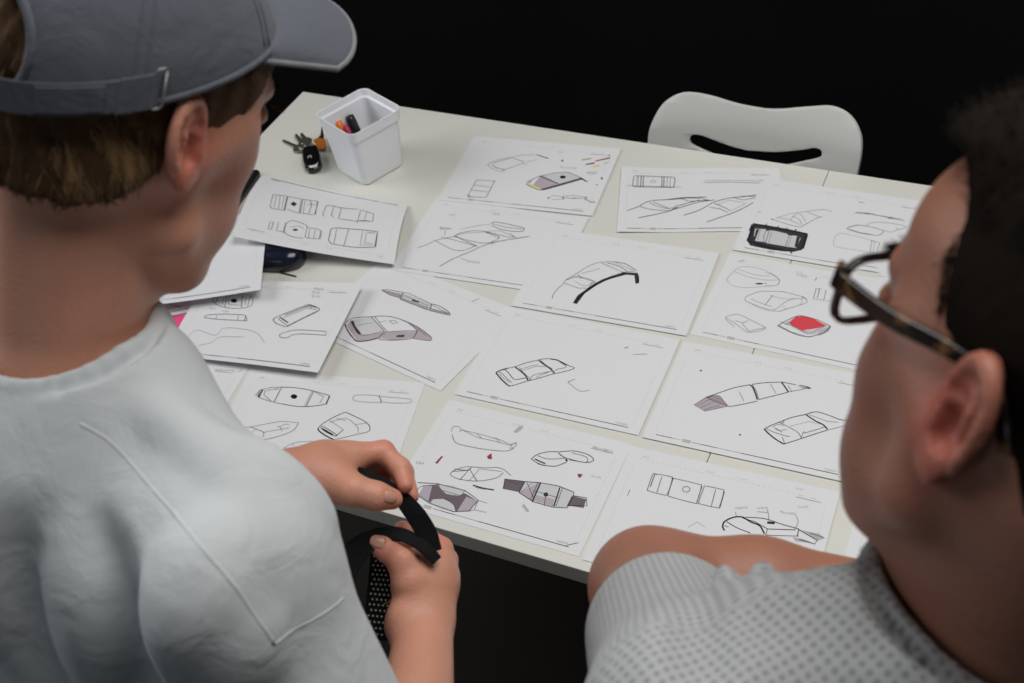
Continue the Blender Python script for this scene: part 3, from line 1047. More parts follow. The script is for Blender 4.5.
# ------------------------------------------------------------------ chair
def plane_pt(px, py, v, lean=0.0):
    """point on the tilted plane behind the table (offset v along the table normal, leaning back with height)"""
    d = at(px, py, 0)-CAMP; n = TN-np.array([0, 0, lean])
    k = (v-lean*TT-CAMP@n)/(d@n); return CAMP+d*k
def make_chair():
    px = [(646.5, 160), (648, 143), (650.5, 126), (663, 104), (683, 93.2), (706, 95), (739.5, 104.5), (772.7, 109.5), (806, 107.4), (832.5, 106.6), (850.7, 116.5), (860.3, 134), (861.5, 153), (857.5, 175), (853, 195)]
    sl = [(689.8, 139.5), (690.6, 136), (693, 133.8), (697, 133.2), (703, 134.6), (713, 138.4), (727, 143.6), (743, 148), (772.7, 151), (799, 149.2), (813, 147), (818.5, 147.2), (822, 149.5), (822.8, 153), (821, 156.5), (816, 158.8), (805, 161.3), (780, 166), (750, 166), (730, 161), (715, 155), (702, 149.5), (694, 145.5), (691, 143)]
    V = 1.875
    uc = -0.499
    def loc(p):
        q = plane_pt(*p, V, .16)
        for _ in range(4): q = plane_pt(*p, V-.55*(q@TM-uc)**2, .16)
        return q@TM, q[2]
    out = [loc(p) for p in px]; slot = [loc(p) for p in sl]
    cx = uc
    base = TM*cx+TN*(V-.22); base[2] = 0
    t = thing('chair', 'white moulded plastic chair with a slotted backrest behind the table', 'chair', base, TH)
    z0 = min(o[1] for o in out)
    L = smooth_path([(a-cx, b) for a, b in out], 4); L = [(p[0], p[1]) for p in L]
    SL = smooth_path([(a-cx, b) for a, b in slot]+[(slot[0][0]-cx, slot[0][1])], 4)[:-1]; SL = [(p[0], p[1]) for p in SL]
    zt = .46
    outer = L+[(.17, .62), (.165, zt), (-.165, zt), (-.17, .62)]
    def surf(x, z):                                         # back shell: bowed across, leaning, sweeping forward at the bottom
        return .22+.16*(z-TT)-.55*x*x-.10*max(0, (.60-z)/.14)**2
    def tess(off):
        polys = [[Vector((x, z, 0)) for x, z in outer], [Vector((x, z, 0)) for x, z in SL]]
        flat = outer+SL; tr = tessellate_polygon(polys); return flat, tr
    flat, tr = tess(0)
    bm = bmesh.new(); vs = [bm.verts.new((x, 0, z)) for x, z in flat]
    for a in tr:
        try: bm.faces.new([vs[i] for i in a])
        except ValueError: pass
    for zc in np.arange(.48, .95, .03): bmesh.ops.bisect_plane(bm, geom=bm.verts[:]+bm.edges[:]+bm.faces[:], plane_co=(0, 0, zc), plane_no=(0, 0, 1))
    for xc in np.arange(-.2, .21, .03): bmesh.ops.bisect_plane(bm, geom=bm.verts[:]+bm.edges[:]+bm.faces[:], plane_co=(xc, 0, 0), plane_no=(1, 0, 0))
    for v in bm.verts: v.co.y = surf(v.co.x, v.co.z)
    bmesh.ops.recalc_face_normals(bm, faces=bm.faces)
    me = bpy.data.meshes.new('backrest'); bm.to_mesh(me); bm.free(); me.materials.append(M['chair_plastic'])
    for p in me.polygons: p.use_smooth = True
    o = bpy.data.objects.new('backrest', me); COL.objects.link(o); o.parent = t
    s = o.modifiers.new('shell', 'SOLIDIFY'); s.thickness = .009; s.offset = 0
    b = o.modifiers.new('bevel', 'BEVEL'); b.width = .003; b.segments = 2; b.limit_method = 'ANGLE'; b.angle_limit = 1.0
    # seat
    rings = []
    for z, k in ((.438, .93), (.444, 1.0), (.456, 1.0), (.460, .96)):
        rings.append([(x*k, y*k+.0, z+.02*(abs(x)/.2)**2) for x, y in rrect(.42, .41, .11, 8)])
    rings.append([(x*.7, y*.7, .450) for x, y in rrect(.42, .41, .11, 8)])
    MB().loft(rings).build('seat', M['chair_plastic'], t, smooth=True)
    for sx in (-1, 1):
        for sy in (-1, 1):
            MB().tube([(sx*.15, sy*.14, .440), (sx*.19, sy*.19, .22), (sx*.21, sy*.22, .004)], .011, 12).build('leg', M['chrome'], t, smooth=True)
    return t
make_chair()

# ------------------------------------------------------------------ bodies: smooth surfaces grown from joints (signed distances, sampled in sparse blocks)
A3 = lambda p: np.array(p, float)
class Prim:
    """fn(points) -> distance; op 'u' union, 's' subtract, 'i' intersect; k blend width"""
    def __init__(s, fn, op='u', k=0.01): s.fn, s.op, s.k = fn, op, k
def ball(c, r, **a): c = A3(c); return Prim(lambda p: np.linalg.norm(p-c, axis=-1)-r, **a)
def ell(c, r, R=None, **a):
    c, r = A3(c), A3(r); R = np.eye(3) if R is None else R
    def f(p):
        q = (p-c)@R; k0 = np.linalg.norm(q/r, axis=-1); k1 = np.linalg.norm(q/(r*r), axis=-1)+1e-9
        return k0*(k0-1)/k1
    return Prim(f, **a)
def cone(a_, b_, ra, rb, flat=None, **a):
    """round cone from a_ to b_; flat=(axis, factor) squeezes it across an axis"""
    a_, b_ = A3(a_), A3(b_); d = b_-a_; L2 = d@d+1e-12
    def f(p):
        q = p-a_
        t = np.clip((q@d)/L2, 0, 1)[..., None]; e = q-t*d
        if flat is not None:
            ax = flat[0]/np.linalg.norm(flat[0]); w = (e@ax)[..., None]; e = e+ax*w*(flat[1]-1)
        return np.linalg.norm(e, axis=-1)-(ra+(rb-ra)*t[..., 0])
    return Prim(f, **a)
def chain(pts, rs, **a):
    return [cone(pts[i], pts[i+1], rs[i], rs[i+1], **a) for i in range(len(pts)-1)]
def half(c, n, **a):
    c, n = A3(c), A3(n)/np.linalg.norm(n); return Prim(lambda p: (p-c)@n, **a)          # inside = behind the plane
def smin(a, b, k):
    if k <= 0: return np.minimum(a, b)
    h = np.clip(0.5+0.5*(b-a)/k, 0, 1); return b*(1-h)+a*h-k*h*(1-h)
def evalp(prims, P, c=None, rad=None):
    d = np.full(P.shape[:-1], 9.0)
    for q in prims:
        if rad is not None:
            dc = q.fn(c[None])[0]
            if q.op in 'us' and dc > rad*1.5+q.k+0.004: continue
            if q.op == 'i' and dc < -(rad*1.5+q.k+.004): continue
        e = q.fn(P)
        if q.op == 'u': d = smin(d, e, q.k)
        elif q.op == 's': d = -smin(-d, e, q.k)
        else: d = -smin(-d, -e, q.k)
    return d
_E = [(a, b) for a in range(8) for b in range(8) if a < b and bin(a ^ b).count('1') == 1]
def grow(prims, lo, hi, h, B=14):
    """surface nets over the blocks the surface passes through"""
    lo, hi = A3(lo), A3(hi); nb = np.ceil((hi-lo)/(h*B)).astype(int); V = {}; verts = []; keys = []; quads = []
    rad = h*(B+3)*math.sqrt(3)/2
    g = np.arange(-1, B+1); off = np.stack(np.meshgrid(g, g, g, indexing='ij'), -1)
    cs = np.stack(np.meshgrid(*[np.arange(n) for n in nb], indexing='ij'), -1).reshape(-1, 3)
    cc = lo+(cs*B+B/2-.5)*h
    dc = evalp(prims, cc)
    for ci, c, d0 in zip(cs, cc, dc):
        if abs(d0) > rad*1.6+.02: continue
        I = ci*B+off; P = lo+I*h
        D = evalp(prims, P.reshape(-1, 3), c, rad).reshape(off.shape[:3])
        s = D < 0
        if s.all() or not s.any(): continue
        n = B+1
        cor = [(k & 1, (k >> 1) & 1, (k >> 2) & 1) for k in range(8)]
        C8 = np.stack([D[x:x+n, y:y+n, z:z+n] for x, y, z in cor], -1); S8 = C8 < 0
        m = S8.any(-1) & ~S8.all(-1)
        acc = np.zeros(m.shape+(3,)); cnt = np.zeros(m.shape)
        for a, b in _E:
            x = S8[..., a] != S8[..., b]
            t = np.where(x, C8[..., a]/(C8[..., a]-C8[..., b]+1e-20), 0)
            pa, pb = A3(cor[a]), A3(cor[b])
            acc += np.where(x[..., None], pa+(pb-pa)*t[..., None], 0); cnt += x
        idx = np.argwhere(m)
        pos = lo+(I[:-1, :-1, :-1][m]+acc[m]/cnt[m][:, None])*h
        gk = I[:-1, :-1, :-1][m]
        kk = (gk[:, 0]+2).astype(np.int64)*4000000+(gk[:, 1]+2)*2000+(gk[:, 2]+2)
        keys.append(kk); verts.append(pos)
        Kg = (I[..., 0]+2).astype(np.int64)*4000000+(I[..., 1]+2)*2000+(I[..., 2]+2)
        for ax, o1, o2 in ((0, 2000, 1), (1, 1, 4000000), (2, 4000000, 2000)):
            sa = [slice(1, B+1)]*3; sb = [slice(1, B+1)]*3; sb[ax] = slice(2, B+2)
            a = s[tuple(sa)]; b = s[tuple(sb)]; x = a != b; k0 = Kg[tuple(sa)][x]
            q = np.stack([k0, k0-o1, k0-o1-o2, k0-o2], -1); fl = b[x]; q[fl] = q[fl][:, ::-1]
            quads.append(q)
    K = np.concatenate(keys); P = np.concatenate(verts); Q = np.concatenate(quads)
    uk, ui = np.unique(K, return_index=True); P = P[ui]
    f = np.searchsorted(uk, Q); f = np.clip(f, 0, len(uk)-1); ok = (uk[f] == Q).all(1); f = f[ok]
    f = np.unique(f, axis=0)
    lab = np.arange(len(P))                                         # keep the one largest connected surface
    while True:
        m = lab[f].min(1); new = lab.copy(); np.minimum.at(new, f.ravel(), np.repeat(m, 4)); new = new[new]
        if (new == lab).all(): break
        lab = new
    best = np.bincount(lab[f[:, 0]]).argmax(); f = f[lab[f[:, 0]] == best]; u, inv = np.unique(f, return_inverse=True)
    return P[u], inv.reshape(f.shape)
def hit(prims, px, py, t0=0.3, t1=2.5):
    d = CR[0]*((px-512)/FPX)+CR[1]*((py-341.5)/FPX)+CR[2]; d = d/np.linalg.norm(d); t = t0
    for _ in range(160):
        e = evalp(prims, (CAMP+d*t)[None])[0]
        if e < .0004: break
        t += e*.8
        if t > t1: return None
    return CAMP+d*t
def np_mesh(name, P, F, mats, parent=None, rel=(0, 0, 0), attrs=None, smooth=True, relax=1, midx=None):
    P = np.array(P, float)
    for _ in range(relax):
        acc = np.zeros_like(P); cnt = np.zeros(len(P))
        for a, b in ((0, 1), (1, 2), (2, 3), (3, 0)):
            np.add.at(acc, F[:, a], P[F[:, b]]); np.add.at(cnt, F[:, a], 1); np.add.at(acc, F[:, b], P[F[:, a]]); np.add.at(cnt, F[:, b], 1)
        P = P*.5+acc/np.maximum(cnt, 1)[:, None]*.5
    me = bpy.data.meshes.new(name); n, m = len(P), len(F)
    me.vertices.add(n); me.vertices.foreach_set('co', (P-A3(rel)).ravel().astype(np.float32))
    me.loops.add(m*4); me.loops.foreach_set('vertex_index', F.ravel().astype(np.int32))
    me.polygons.add(m); me.polygons.foreach_set('loop_start', np.arange(0, m*4, 4, dtype=np.int32)); me.polygons.foreach_set('loop_total', np.full(m, 4, np.int32))
    if smooth: me.polygons.foreach_set('use_smooth', np.ones(m, bool))
    me.update(calc_edges=True); me.validate()
    for q in (mats if isinstance(mats, (list, tuple)) else [mats]): me.materials.append(q)
    if attrs:
        for k, v in attrs.items():
            v = np.array(v(P) if callable(v) else v, np.float32)
            if v.ndim == 1: at_ = me.attributes.new(k, 'FLOAT', 'POINT'); at_.data.foreach_set('value', v)
            else: at_ = me.attributes.new(k, 'FLOAT_VECTOR', 'POINT'); at_.data.foreach_set('vector', v.ravel())
    o = bpy.data.objects.new(name, me); COL.objects.link(o)
    if parent: o.parent = parent
    return o
def hrot(az, pitch, roll=0):
    a, p_, q = map(math.radians, (az, pitch, roll)); r = A3((math.cos(a), -math.sin(a), 0)); f = A3((math.sin(a), math.cos(a), 0)); u = A3((0, 0, 1))
    f2 = f*math.cos(p_)-u*math.sin(p_); u2 = u*math.cos(p_)+f*math.sin(p_)
    return np.array([r*math.cos(q)-u2*math.sin(q), f2, u2*math.cos(q)+r*math.sin(q)]).T     # columns right, forward, up

def head_prims(H, R, jaw=1.0, drop=0.0, back=0.0, fh=0.0):
    W = lambda p: H+R@A3(p)
    P = [ell(W((0, -.014, .045)), (.076, .098, .084), R, k=.02), ell(W((0, .040+fh, .048+fh)), (.063, .052, .056), R, k=.02),
         ell(W((0, .040-back*.35, -.03)), (.058*jaw, .050, .068), R, k=.02),
         ell(W((0, -.02, -.02)), (.066, .075, .045), R, k=.02)]
    for s in (-1, 1):
        P += [cone(W((s*.055*jaw, .006, -.058-drop)), W((s*.022, .076-back, -.103-drop)), .020, .018, k=.030), ell(W((s*.034*jaw, .050, -.058-drop*.5)), (.024, .030, .036), R, k=.02), ell(W((s*.042, .055, -.018)), (.022, .023, .022), R, k=.02),
              cone(W((s*.012, .093, .034)), W((s*.046, .076, .033)), .009, .008, k=.012), cone(W((s*.055, .045, .008)), W((s*.065, .0, -.012)), .012, .012, k=.035)]
    P += [ell(W((0, .033, -.098-drop)), (.042, .047, .026), R, k=.02)]
    P += [ell(W((0, .083-back, -.105-drop)), (.022, .016, .017), R, k=.015), ell(W((0, .080-back*.25, -.062)), (.028, .018, .02), R, k=.014)]
    for s in (-1, 1): P.append(ell(W((s*.031, .099, .010)), (.019, .015, .011), R, op='s', k=.010))
    P += [cone(W((0, .094, .022)), W((0, .112, -.018)), .0065, .0105, k=.008)]
    for s in (-1, 1): P += [ell(W((s*.012, .103, -.024)), (.008, .009, .0065), R, k=.005), ell(W((s*.031, .083, .010)), (.0145, .013, .0095), R, k=.003)]
    P += [cone(W((-.018, .092, -.055)), W((.018, .092, -.055)), .0045, .0045, k=.004), cone(W((-.014, .091, -.066)), W((.014, .091, -.066)), .0055, .0055, k=.004),
          cone(W((-.022, .099, -.0605)), W((.022, .099, -.0605)), .0016, .0016, op='s', k=.003)]
    for s in (-1, 1): P += ear_prims(H, R, s)
    return P
def ear_frame(H, R, s):
    c = H+R@A3((s*.0765, -.012, .002))
    a = math.radians(13); back = A3((s*math.sin(a), -math.cos(a), 0)); up0 = A3((0, -.20, 1)); up0 -= back*(up0@back); up0 /= np.linalg.norm(up0)
    out = np.cross(back, up0)*s*-1
    if out[0]*s < 0: out = -out
    return c, np.array([R@back, R@up0, R@out]).T                      # columns back, up, out
def ear_prims(H, R, s):
    c, E = ear_frame(H, R, s); W = lambda b, u, o: c+E@A3((b, u, o))
    P = [ell(W(.008, .004, .002), (.0165, .028, .0048), E, k=.006), ell(W(.0, -.0, -.006), (.010, .022, .012), E, k=.008), ell(W(.001, -.024, .003), (.0085, .0105, .0045), E, k=.006)]
    ring = [W(.008+.0155*math.cos(t), .006+.0255*math.sin(t), .0055+.0015*math.cos(t)) for t in np.linspace(math.radians(-55), math.radians(200), 20)]
    P += chain(ring, [.0032+.0008*math.sin(math.pi*i/19) for i in range(20)], k=.003)
    P += chain([W(.010, .020, .0062), W(.016, .008, .0068), (W(.012, -.008, .0064))], [.0022, .003, .0028], k=.004)
    P += [ell(W(.004, -.003, .0065), (.0088, .0115, .0072), E, op='s', k=.0035), ell(W(.003, .013, .0075), (.008, .0045, .0035), E, op='s', k=.003),
          ell(W(.0195, .008, .0085), (.0028, .016, .0028), E, op='s', k=.002), ell(W(-.0065, -.004, .0035), (.0035, .007, .0048), E, k=.004)]
    return P

def finger(pts, r0, k=.006):
    n = len(pts); rs = [r0, r0*.98, r0*.88, r0*.74][:n]; P = chain(pts, rs, k=.003)
    for i in range(1, n-1): P.append(ball(pts[i], rs[i]*1.07, k=.004))
    P[0].k = k; return P
def skin_mat(name, col, red, rough=.45):
    m = mat(name, col, rough, bump=.5, bscale=380, sss=.12, spec=.35); nt = m.node_tree; N, L = nt.nodes, nt.links; b = N['Principled BSDF']
    at_ = N.new('ShaderNodeAttribute'); at_.attribute_name = 'red'
    n = N.new('ShaderNodeTexNoise'); n.inputs['Scale'].default_value = 28; n.inputs['Detail'].default_value = 5
    tc = [q for q in N if q.type == 'TEX_COORD'][0]; L.new(tc.outputs['Object'], n.inputs['Vector'])
    c1 = N.new('ShaderNodeMix'); c1.data_type = 'RGBA'; c1.inputs[6].default_value = tuple(v*.88 for v in col)+(1,); c1.inputs[7].default_value = tuple(min(1, v*w) for v, w in zip(col, (1.12, 1.08, 1.06)))+(1,)
    c2 = N.new('ShaderNodeMix'); c2.data_type = 'RGBA'; c2.inputs[7].default_value = tuple(red)+(1,)
    L.new(n.outputs['Fac'], c1.inputs[0]); L.new(c1.outputs[2], c2.inputs[6]); L.new(at_.outputs['Fac'], c2.inputs[0]); L.new(c2.outputs[2], b.inputs['Base Color'])
    return m
def cloth_mat(name, col, bump=.25, rough=.9, dots=None):
    m = mat(name, col, rough, spec=.15); nt = m.node_tree; N, L = nt.nodes, nt.links; b = N['Principled BSDF']; b.inputs['Sheen Weight'].default_value = .15
    tc = [q for q in N if q.type == 'TEX_COORD'][0]
    n = N.new('ShaderNodeTexNoise'); n.inputs['Scale'].default_value = 650; n.inputs['Detail'].default_value = 2; L.new(tc.outputs['Object'], n.inputs['Vector'])
    w = N.new('ShaderNodeTexNoise'); w.inputs['Scale'].default_value = 26; w.inputs['Detail'].default_value = 3; w.inputs['Distortion'].default_value = .6; L.new(tc.outputs['Object'], w.inputs['Vector'])
    b1 = N.new('ShaderNodeBump'); b1.inputs['Strength'].default_value = bump; b1.inputs['Distance'].default_value = .0008; L.new(n.outputs['Fac'], b1.inputs['Height'])
    b2 = N.new('ShaderNodeBump'); b2.inputs['Strength'].default_value = .5; b2.inputs['Distance'].default_value = .006; L.new(w.outputs['Fac'], b2.inputs['Height']); L.new(b1.outputs['Normal'], b2.inputs['Normal']); L.new(b2.outputs['Normal'], b.inputs['Normal'])
    if dots:
        at_ = N.new('ShaderNodeAttribute'); at_.attribute_name = 'weave'
        mp = N.new('ShaderNodeVectorMath'); mp.operation = 'SCALE'; mp.inputs['Scale'].default_value = 1/dots[0]; L.new(at_.outputs['Vector'], mp.inputs[0])
        v = N.new('ShaderNodeTexVoronoi'); v.voronoi_dimensions = '2D'; v.inputs['Randomness'].default_value = 0; v.inputs['Scale'].default_value = 1; L.new(mp.outputs['Vector'], v.inputs['Vector'])
        r = N.new('ShaderNodeMapRange'); r.inputs['From Min'].default_value = .24; r.inputs['From Max'].default_value = .38; L.new(v.outputs['Distance'], r.inputs['Value'])
        c = N.new('ShaderNodeMix'); c.data_type = 'RGBA'; c.inputs[6].default_value = tuple(dots[1])+(1,); c.inputs[7].default_value = tuple(col)+(1,); L.new(r.outputs['Result'], c.inputs[0]); L.new(c.outputs[2], b.inputs['Base Color'])
    return m
M['skin'] = skin_mat('fair_skin', (0.60, 0.295, 0.205), (0.62, 0.185, 0.13))
M['skin_tan'] = skin_mat('tanned_skin', (0.33, 0.148, 0.098), (0.40, 0.10, 0.07))
M['tee'] = cloth_mat('white_cotton', (0.54, 0.57, 0.585))
M['dotted'] = cloth_mat('grey_dotted_cotton', (0.43, 0.44, 0.445), dots=(.0058, (0.27, 0.28, 0.30)))
M['trousers'] = cloth_mat('black_cotton', (0.012, 0.012, 0.014))
M['cap'] = cloth_mat('washed_blue_grey_cotton', (0.098, 0.107, 0.13), bump=.5)
M['hair_brown'] = mat('brown_hair', (0.085, 0.046, 0.024), .7, noise=.5, nscale=90, spec=.12)
M['hair_blond'] = mat('blond_hair', (0.26, 0.155, 0.075), .55, noise=.3, nscale=90, spec=.25)
M['hair_dark'] = mat('dark_hair', (0.009, 0.0065, 0.005), .9, noise=.4, nscale=90, spec=.05)
M['eye_white'] = mat('eye_white', (0.7, 0.68, 0.64), .2)
M['iris'] = mat('iris_brown', (0.05, 0.03, 0.02), .15)
M['strap_rubber'] = mat('black_silicone', (0.004, 0.004, 0.0045), .8, bump=.15, bscale=300, spec=.2)
M['shoe'] = mat('shoe_leather', (0.01, 0.01, 0.01), .5)
def tortoise():
    m = mat('tortoiseshell', (.02, .012, .008), .18, coat=.5); nt = m.node_tree; N, L = nt.nodes, nt.links
    n = N.new('ShaderNodeTexNoise'); n.inputs['Scale'].default_value = 90; n.inputs['Detail'].default_value = 2; tc = [q for q in N if q.type == 'TEX_COORD'][0]; L.new(tc.outputs['Object'], n.inputs['Vector'])
    r = N.new('ShaderNodeValToRGB'); r.color_ramp.elements[0].position = .56; r.color_ramp.elements[0].color = (.010, .007, .006, 1); r.color_ramp.elements[1].position = .68; r.color_ramp.elements[1].color = (.16, .085, .03, 1)
    L.new(n.outputs['Fac'], r.inputs['Fac']); L.new(r.outputs['Color'], N['Principled BSDF'].inputs['Base Color']); return m
M['tortoise'] = tortoise()
M['lens'] = mat('spectacle_lens', (1, 1, 1), 0.0, trans=1.0); M['lens'].node_tree.nodes['Principled BSDF'].inputs['IOR'].default_value = 1.12

def project(P, p):
    """slide points onto the zero surface"""
    p = np.atleast_2d(np.array(p, float))
    for _ in range(7):
        e = evalp(P, p); g = np.stack([evalp(P, p+d)-evalp(P, p-d) for d in np.eye(3)*.002], 1); g /= np.linalg.norm(g, axis=1)[:, None]+1e-9; p = p-g*e[:, None]
    return p
def toward(P, p):
    g = np.stack([evalp(P, p+d)-evalp(P, p-d) for d in np.eye(3)*.002], 1); return g/(np.linalg.norm(g, axis=1)[:, None]+1e-9)
def strands(name, roots, dirs, mats, parent, rel, lens, wid=.00045, curl=.25, n=6, midx=None, grav=0.0, head=None):
    """tapered three-sided hairs, one mesh"""
    V = []; F = []; MI = []; k = 0
    ctr = []; tip = []
    for i, (p, d) in enumerate(zip(roots, dirs)):
        L = lens[i]; d = d/np.linalg.norm(d); p = p.copy(); a = rng.normal(size=3)*curl; pts = []
        for j in range(n):
            pts.append(p.copy()); d = d+a*.12+A3((0, 0, -grav)); d /= np.linalg.norm(d); p = p+d*L/(n-1)
        ctr.append(pts); tip.append(d)
    ctr = np.array(ctr)
    if head is not None: ctr = head(ctr.reshape(-1, 3)).reshape(ctr.shape)
    for i, (pts, d) in enumerate(zip(ctr, tip)):
        t = d; u = np.cross(t, rng.normal(size=3)); u /= np.linalg.norm(u)+1e-9; v = np.cross(t, u)
        for j, q in enumerate(pts):
            w = wid*(1-.75*(j/(n-1))**2)
            for s in range(3):
                an = 2.094*s; V.append(q+(u*math.cos(an)+v*math.sin(an))*w)
        for j in range(n-1):
            for s in range(3):
                s2 = (s+1) % 3; F.append((k+j*3+s, k+j*3+s2, k+(j+1)*3+s2, k+(j+1)*3+s)); MI.append(midx[i] if midx is not None else 0)
        k += 3*n
    o = np_mesh(name, np.array(V), np.array(F), mats, parent, rel, relax=0)
    o.data.polygons.foreach_set('material_index', np.array(MI, np.int32)); return o

# ------------------------------------------------------------------ man in the cap
def aw(px, py, d): return away(px, py, d)
def head_red(H, R, hands=()):
    def f(P):
        r = np.zeros(len(P))
        for s in (-1, 1):
            c, E = ear_frame(H, R, s); q = (P-c)@E; m = np.exp(-((q/np.array([.024, .036, .014]))**2).sum(1)); r = np.maximum(r, np.clip(m*1.3*(q[:, 2] > -.006), 0, .85))
        q = (P-H)@R; r = np.maximum(r, .9*np.exp(-(((q-np.array([0, .1, -.0605]))/np.array([.026, .02, .010]))**2).sum(1)))
        r = np.maximum(r, .45*np.exp(-(((q-np.array([0, .112, -.018]))/np.array([.02, .018, .018]))**2).sum(1)))
        for s in (-1, 1): r = np.maximum(r, .35*np.exp(-(((q-np.array([s*.05, .06, -.025]))/np.array([.03, .03, .03]))**2).sum(1)))
        for c in hands: r = np.maximum(r, .55*np.exp(-(((P-A3(c))/.016)**2).sum(1)))
        return r
    return f
LH = A3((-.2400, .7560, 1.6240)); LR = hrot(42.7, 31.3, 4.9)
def left_person():
    base = A3((-.40, .52, 0)); t = thing('person', 'person in grey cap and white T-shirt bending over the table, handling a black strap', 'person', base)
    H, R = LH, LR; W = lambda p: H+R@A3(p)
    az = math.radians(42); Fb = A3((math.sin(az), math.cos(az), 0)); Rb = A3((math.cos(az), -math.sin(az), 0)); U = A3((0, 0, 1))
    RB = np.array([Rb, Fb, U]).T
    nb = A3((-.320, .676, 1.494)); ns = A3((-.327, .668, 1.492))                                     # neck base
    shR, shL = ns+Rb*.176-Fb*.03-U*.097, ns-Rb*.165-Fb*.03-U*.085
    elR = A3((-.150, .395, 1.13)); wrR = aw(425, 618, 1.165); elL = A3((-.40, .83, 1.13)); wrL = aw(290, 480, 1.115)
    # ---- body
    P = head_prims(H, R, 1.03, .012, .022)
    P += [cone(W((-.004, -.034, -.035)), nb-U*.01, .052, .053, k=.022), cone(W((-.006, .0, -.070)), nb+Fb*.020-Rb*.005-U*.01, .034, .034, k=.025), cone(nb-U*.03, nb-U*.11-Fb*.02, .052, .080, k=.02)]
    for s, sh in ((1, shR), (-1, shL)): P.append(cone(nb-U*.045+Rb*s*.03, sh-U*.005, .034, .048, k=.03))
    core = nb-Fb*.06-U*.22; hip = nb-Fb*.20-U*.55
    P += [ell(core, (.15, .095, .20), RB, k=.06), cone(core, hip, .10, .115, flat=(Rb, .75), k=.05)]
    P += [cone(shR, elR, .048, .040, k=.03), cone(elR, elR*.55+wrR*.45, .041, .037, k=.02), cone(elR*.55+wrR*.45, wrR, .036, .0265, k=.015)]
    P += [cone(shL, elL, .048, .040, k=.03), cone(elL, elL*.55+wrL*.45, .041, .037, k=.02), cone(elL*.55+wrL*.45, wrL, .036, .0265, k=.015)]
    hands = []
    # right hand, seen from the back, fist round the band
    c = lambda *a: aw(*a)
    P += [cone(wrR, c(424, 588, 1.170), .0265, .030, k=.012), ell(c(426, 580, 1.170), (.030, .020, .034), np.array([CR[0], CR[2], -CR[1]]).T, k=.012),
          cone(c(415, 600, 1.155), c(411, 580, 1.15), .017, .016, k=.012), ell(c(404, 627, 1.16), (.017, .017, .028), k=.015)]
    P += chain([c(408, 580, 1.148), c(401, 560, 1.145), c(386, 548, 1.142), c(376, 543, 1.140)], [.0155, .0125, .0115, .0090], k=.006)
    for q in ([(437, 566, 1.165), (441, 549, 1.178), (424, 534, 1.185), (402, 529, 1.182)], [(444, 576, 1.175), (446, 560, 1.195), (428, 548, 1.205), (408, 545, 1.195)],
              [(444, 590, 1.182), (448, 576, 1.205), (430, 566, 1.22), (410, 565, 1.21)], [(440, 603, 1.185), (445, 592, 1.205), (430, 584, 1.22), (414, 582, 1.215)]):
        pts = [c(*a) for a in q]; P += finger(pts, .0108, k=.012); hands += [pts[1], pts[3]]
    hands += [c(386, 548, 1.14)]
    # left hand, thumb towards us, fingers curled over the free end of the band
    P += [cone(wrL, c(322, 472, 1.13), .0255, .026, k=.012), cone(c(318, 466, 1.128), c(350, 460, 1.14), .020, .0150, k=.012), cone(c(318, 476, 1.118), c(340, 483, 1.112), .021, .0185, k=.014),
          cone(c(325, 462, 1.15), c(346, 462, 1.175), .02, .013, k=.014)]
    P += chain([c(330, 480, 1.112), c(353, 490, 1.098), c(376, 496, 1.098), c(392, 499, 1.104)], [.0175, .0135, .0120, .0098], k=.008)
    for q in ([(349, 455, 1.135), (383, 452, 1.145), (400, 468, 1.135), (405, 485, 1.124)], [(345, 453, 1.150), (382, 452, 1.165), (403, 472, 1.155), (411, 496, 1.142)],
              [(341, 455, 1.165), (374, 458, 1.185), (390, 474, 1.175), (380, 484, 1.160)], [(337, 459, 1.180), (365, 463, 1.198), (376, 477, 1.190), (366, 484, 1.175)]):
        pts = [c(*a) for a in q]; P += finger(pts, .0106, k=.010); hands += [pts[1], pts[3]]
    hands += [c(392, 499, 1.104)]
    allp = P
    lo = np.min([W((0, 0, .13)), wrR, wrL, elR, shL, hip], 0)-.16; hi = np.max([W((0, .1, .1)), wrR, wrL, elL, shR, c(444, 580, 1.2)], 0)+.14
    V, F = grow(P, lo, hi, .0022)
    body = np_mesh('body', V, F, M['skin'], t, base, {'red': head_red(H, R, hands)})
    # thumb nails
    for pa_, pb_, par in (((390, 497), (382, 495.5), body), ((378, 542), (384, 544), body)):
        a, b = hit(P, *pa_, .8), hit(P, *pb_, .8)
        if a is None or b is None: continue
        d = b-a; d /= np.linalg.norm(d); toc = CAMP-a; toc /= np.linalg.norm(toc); s_ = np.cross(d, toc); s_ /= np.linalg.norm(s_); n_ = np.cross(s_, d)
        rr = []
        for u, w in ((-.007, .003), (-.006, .0048), (0, .0056), (.005, .0052), (.0065, .003)):
            rr.append([a+d*u+s_*w*math.cos(q)+n_*(.0007-.0012*math.cos(q)**2+.0006*math.sin(q)) for q in np.linspace(0, 2*math.pi, 10, endpoint=False)])
        MB().loft(rr).build('thumb_nail', M['nail'], body, smooth=True, rel=base)
    # ---- eyes, lashes, brows
    for s in (-1, 1):
        e = W((s*.031, .0862, .0100)); V_, F_ = grow([ball(e, .0108)], e-.015, e+.015, .0012); ey = np_mesh('eye', V_, F_, M['eye_white'], t, base)
        i = e+R@A3((0, .0085, -.002)); V_, F_ = grow([ell(i, (.0052, .0030, .0052), R)], i-.009, i+.009, .0009); np_mesh('iris', V_, F_, M['iris'], ey, base)
    # ---- T-shirt
    S_ = lambda: []
    T = [ell(core+U*.01, (.172, .118, .225), RB, k=.06), cone(core-U*.10, hip-U*.05, .140, .150, flat=(Rb, .78), k=.06),
         cone(nb-U*.020-Rb*.045-Fb*.004, nb-U*.024+Rb*.045-Fb*.004, .057, .057, k=.04)]
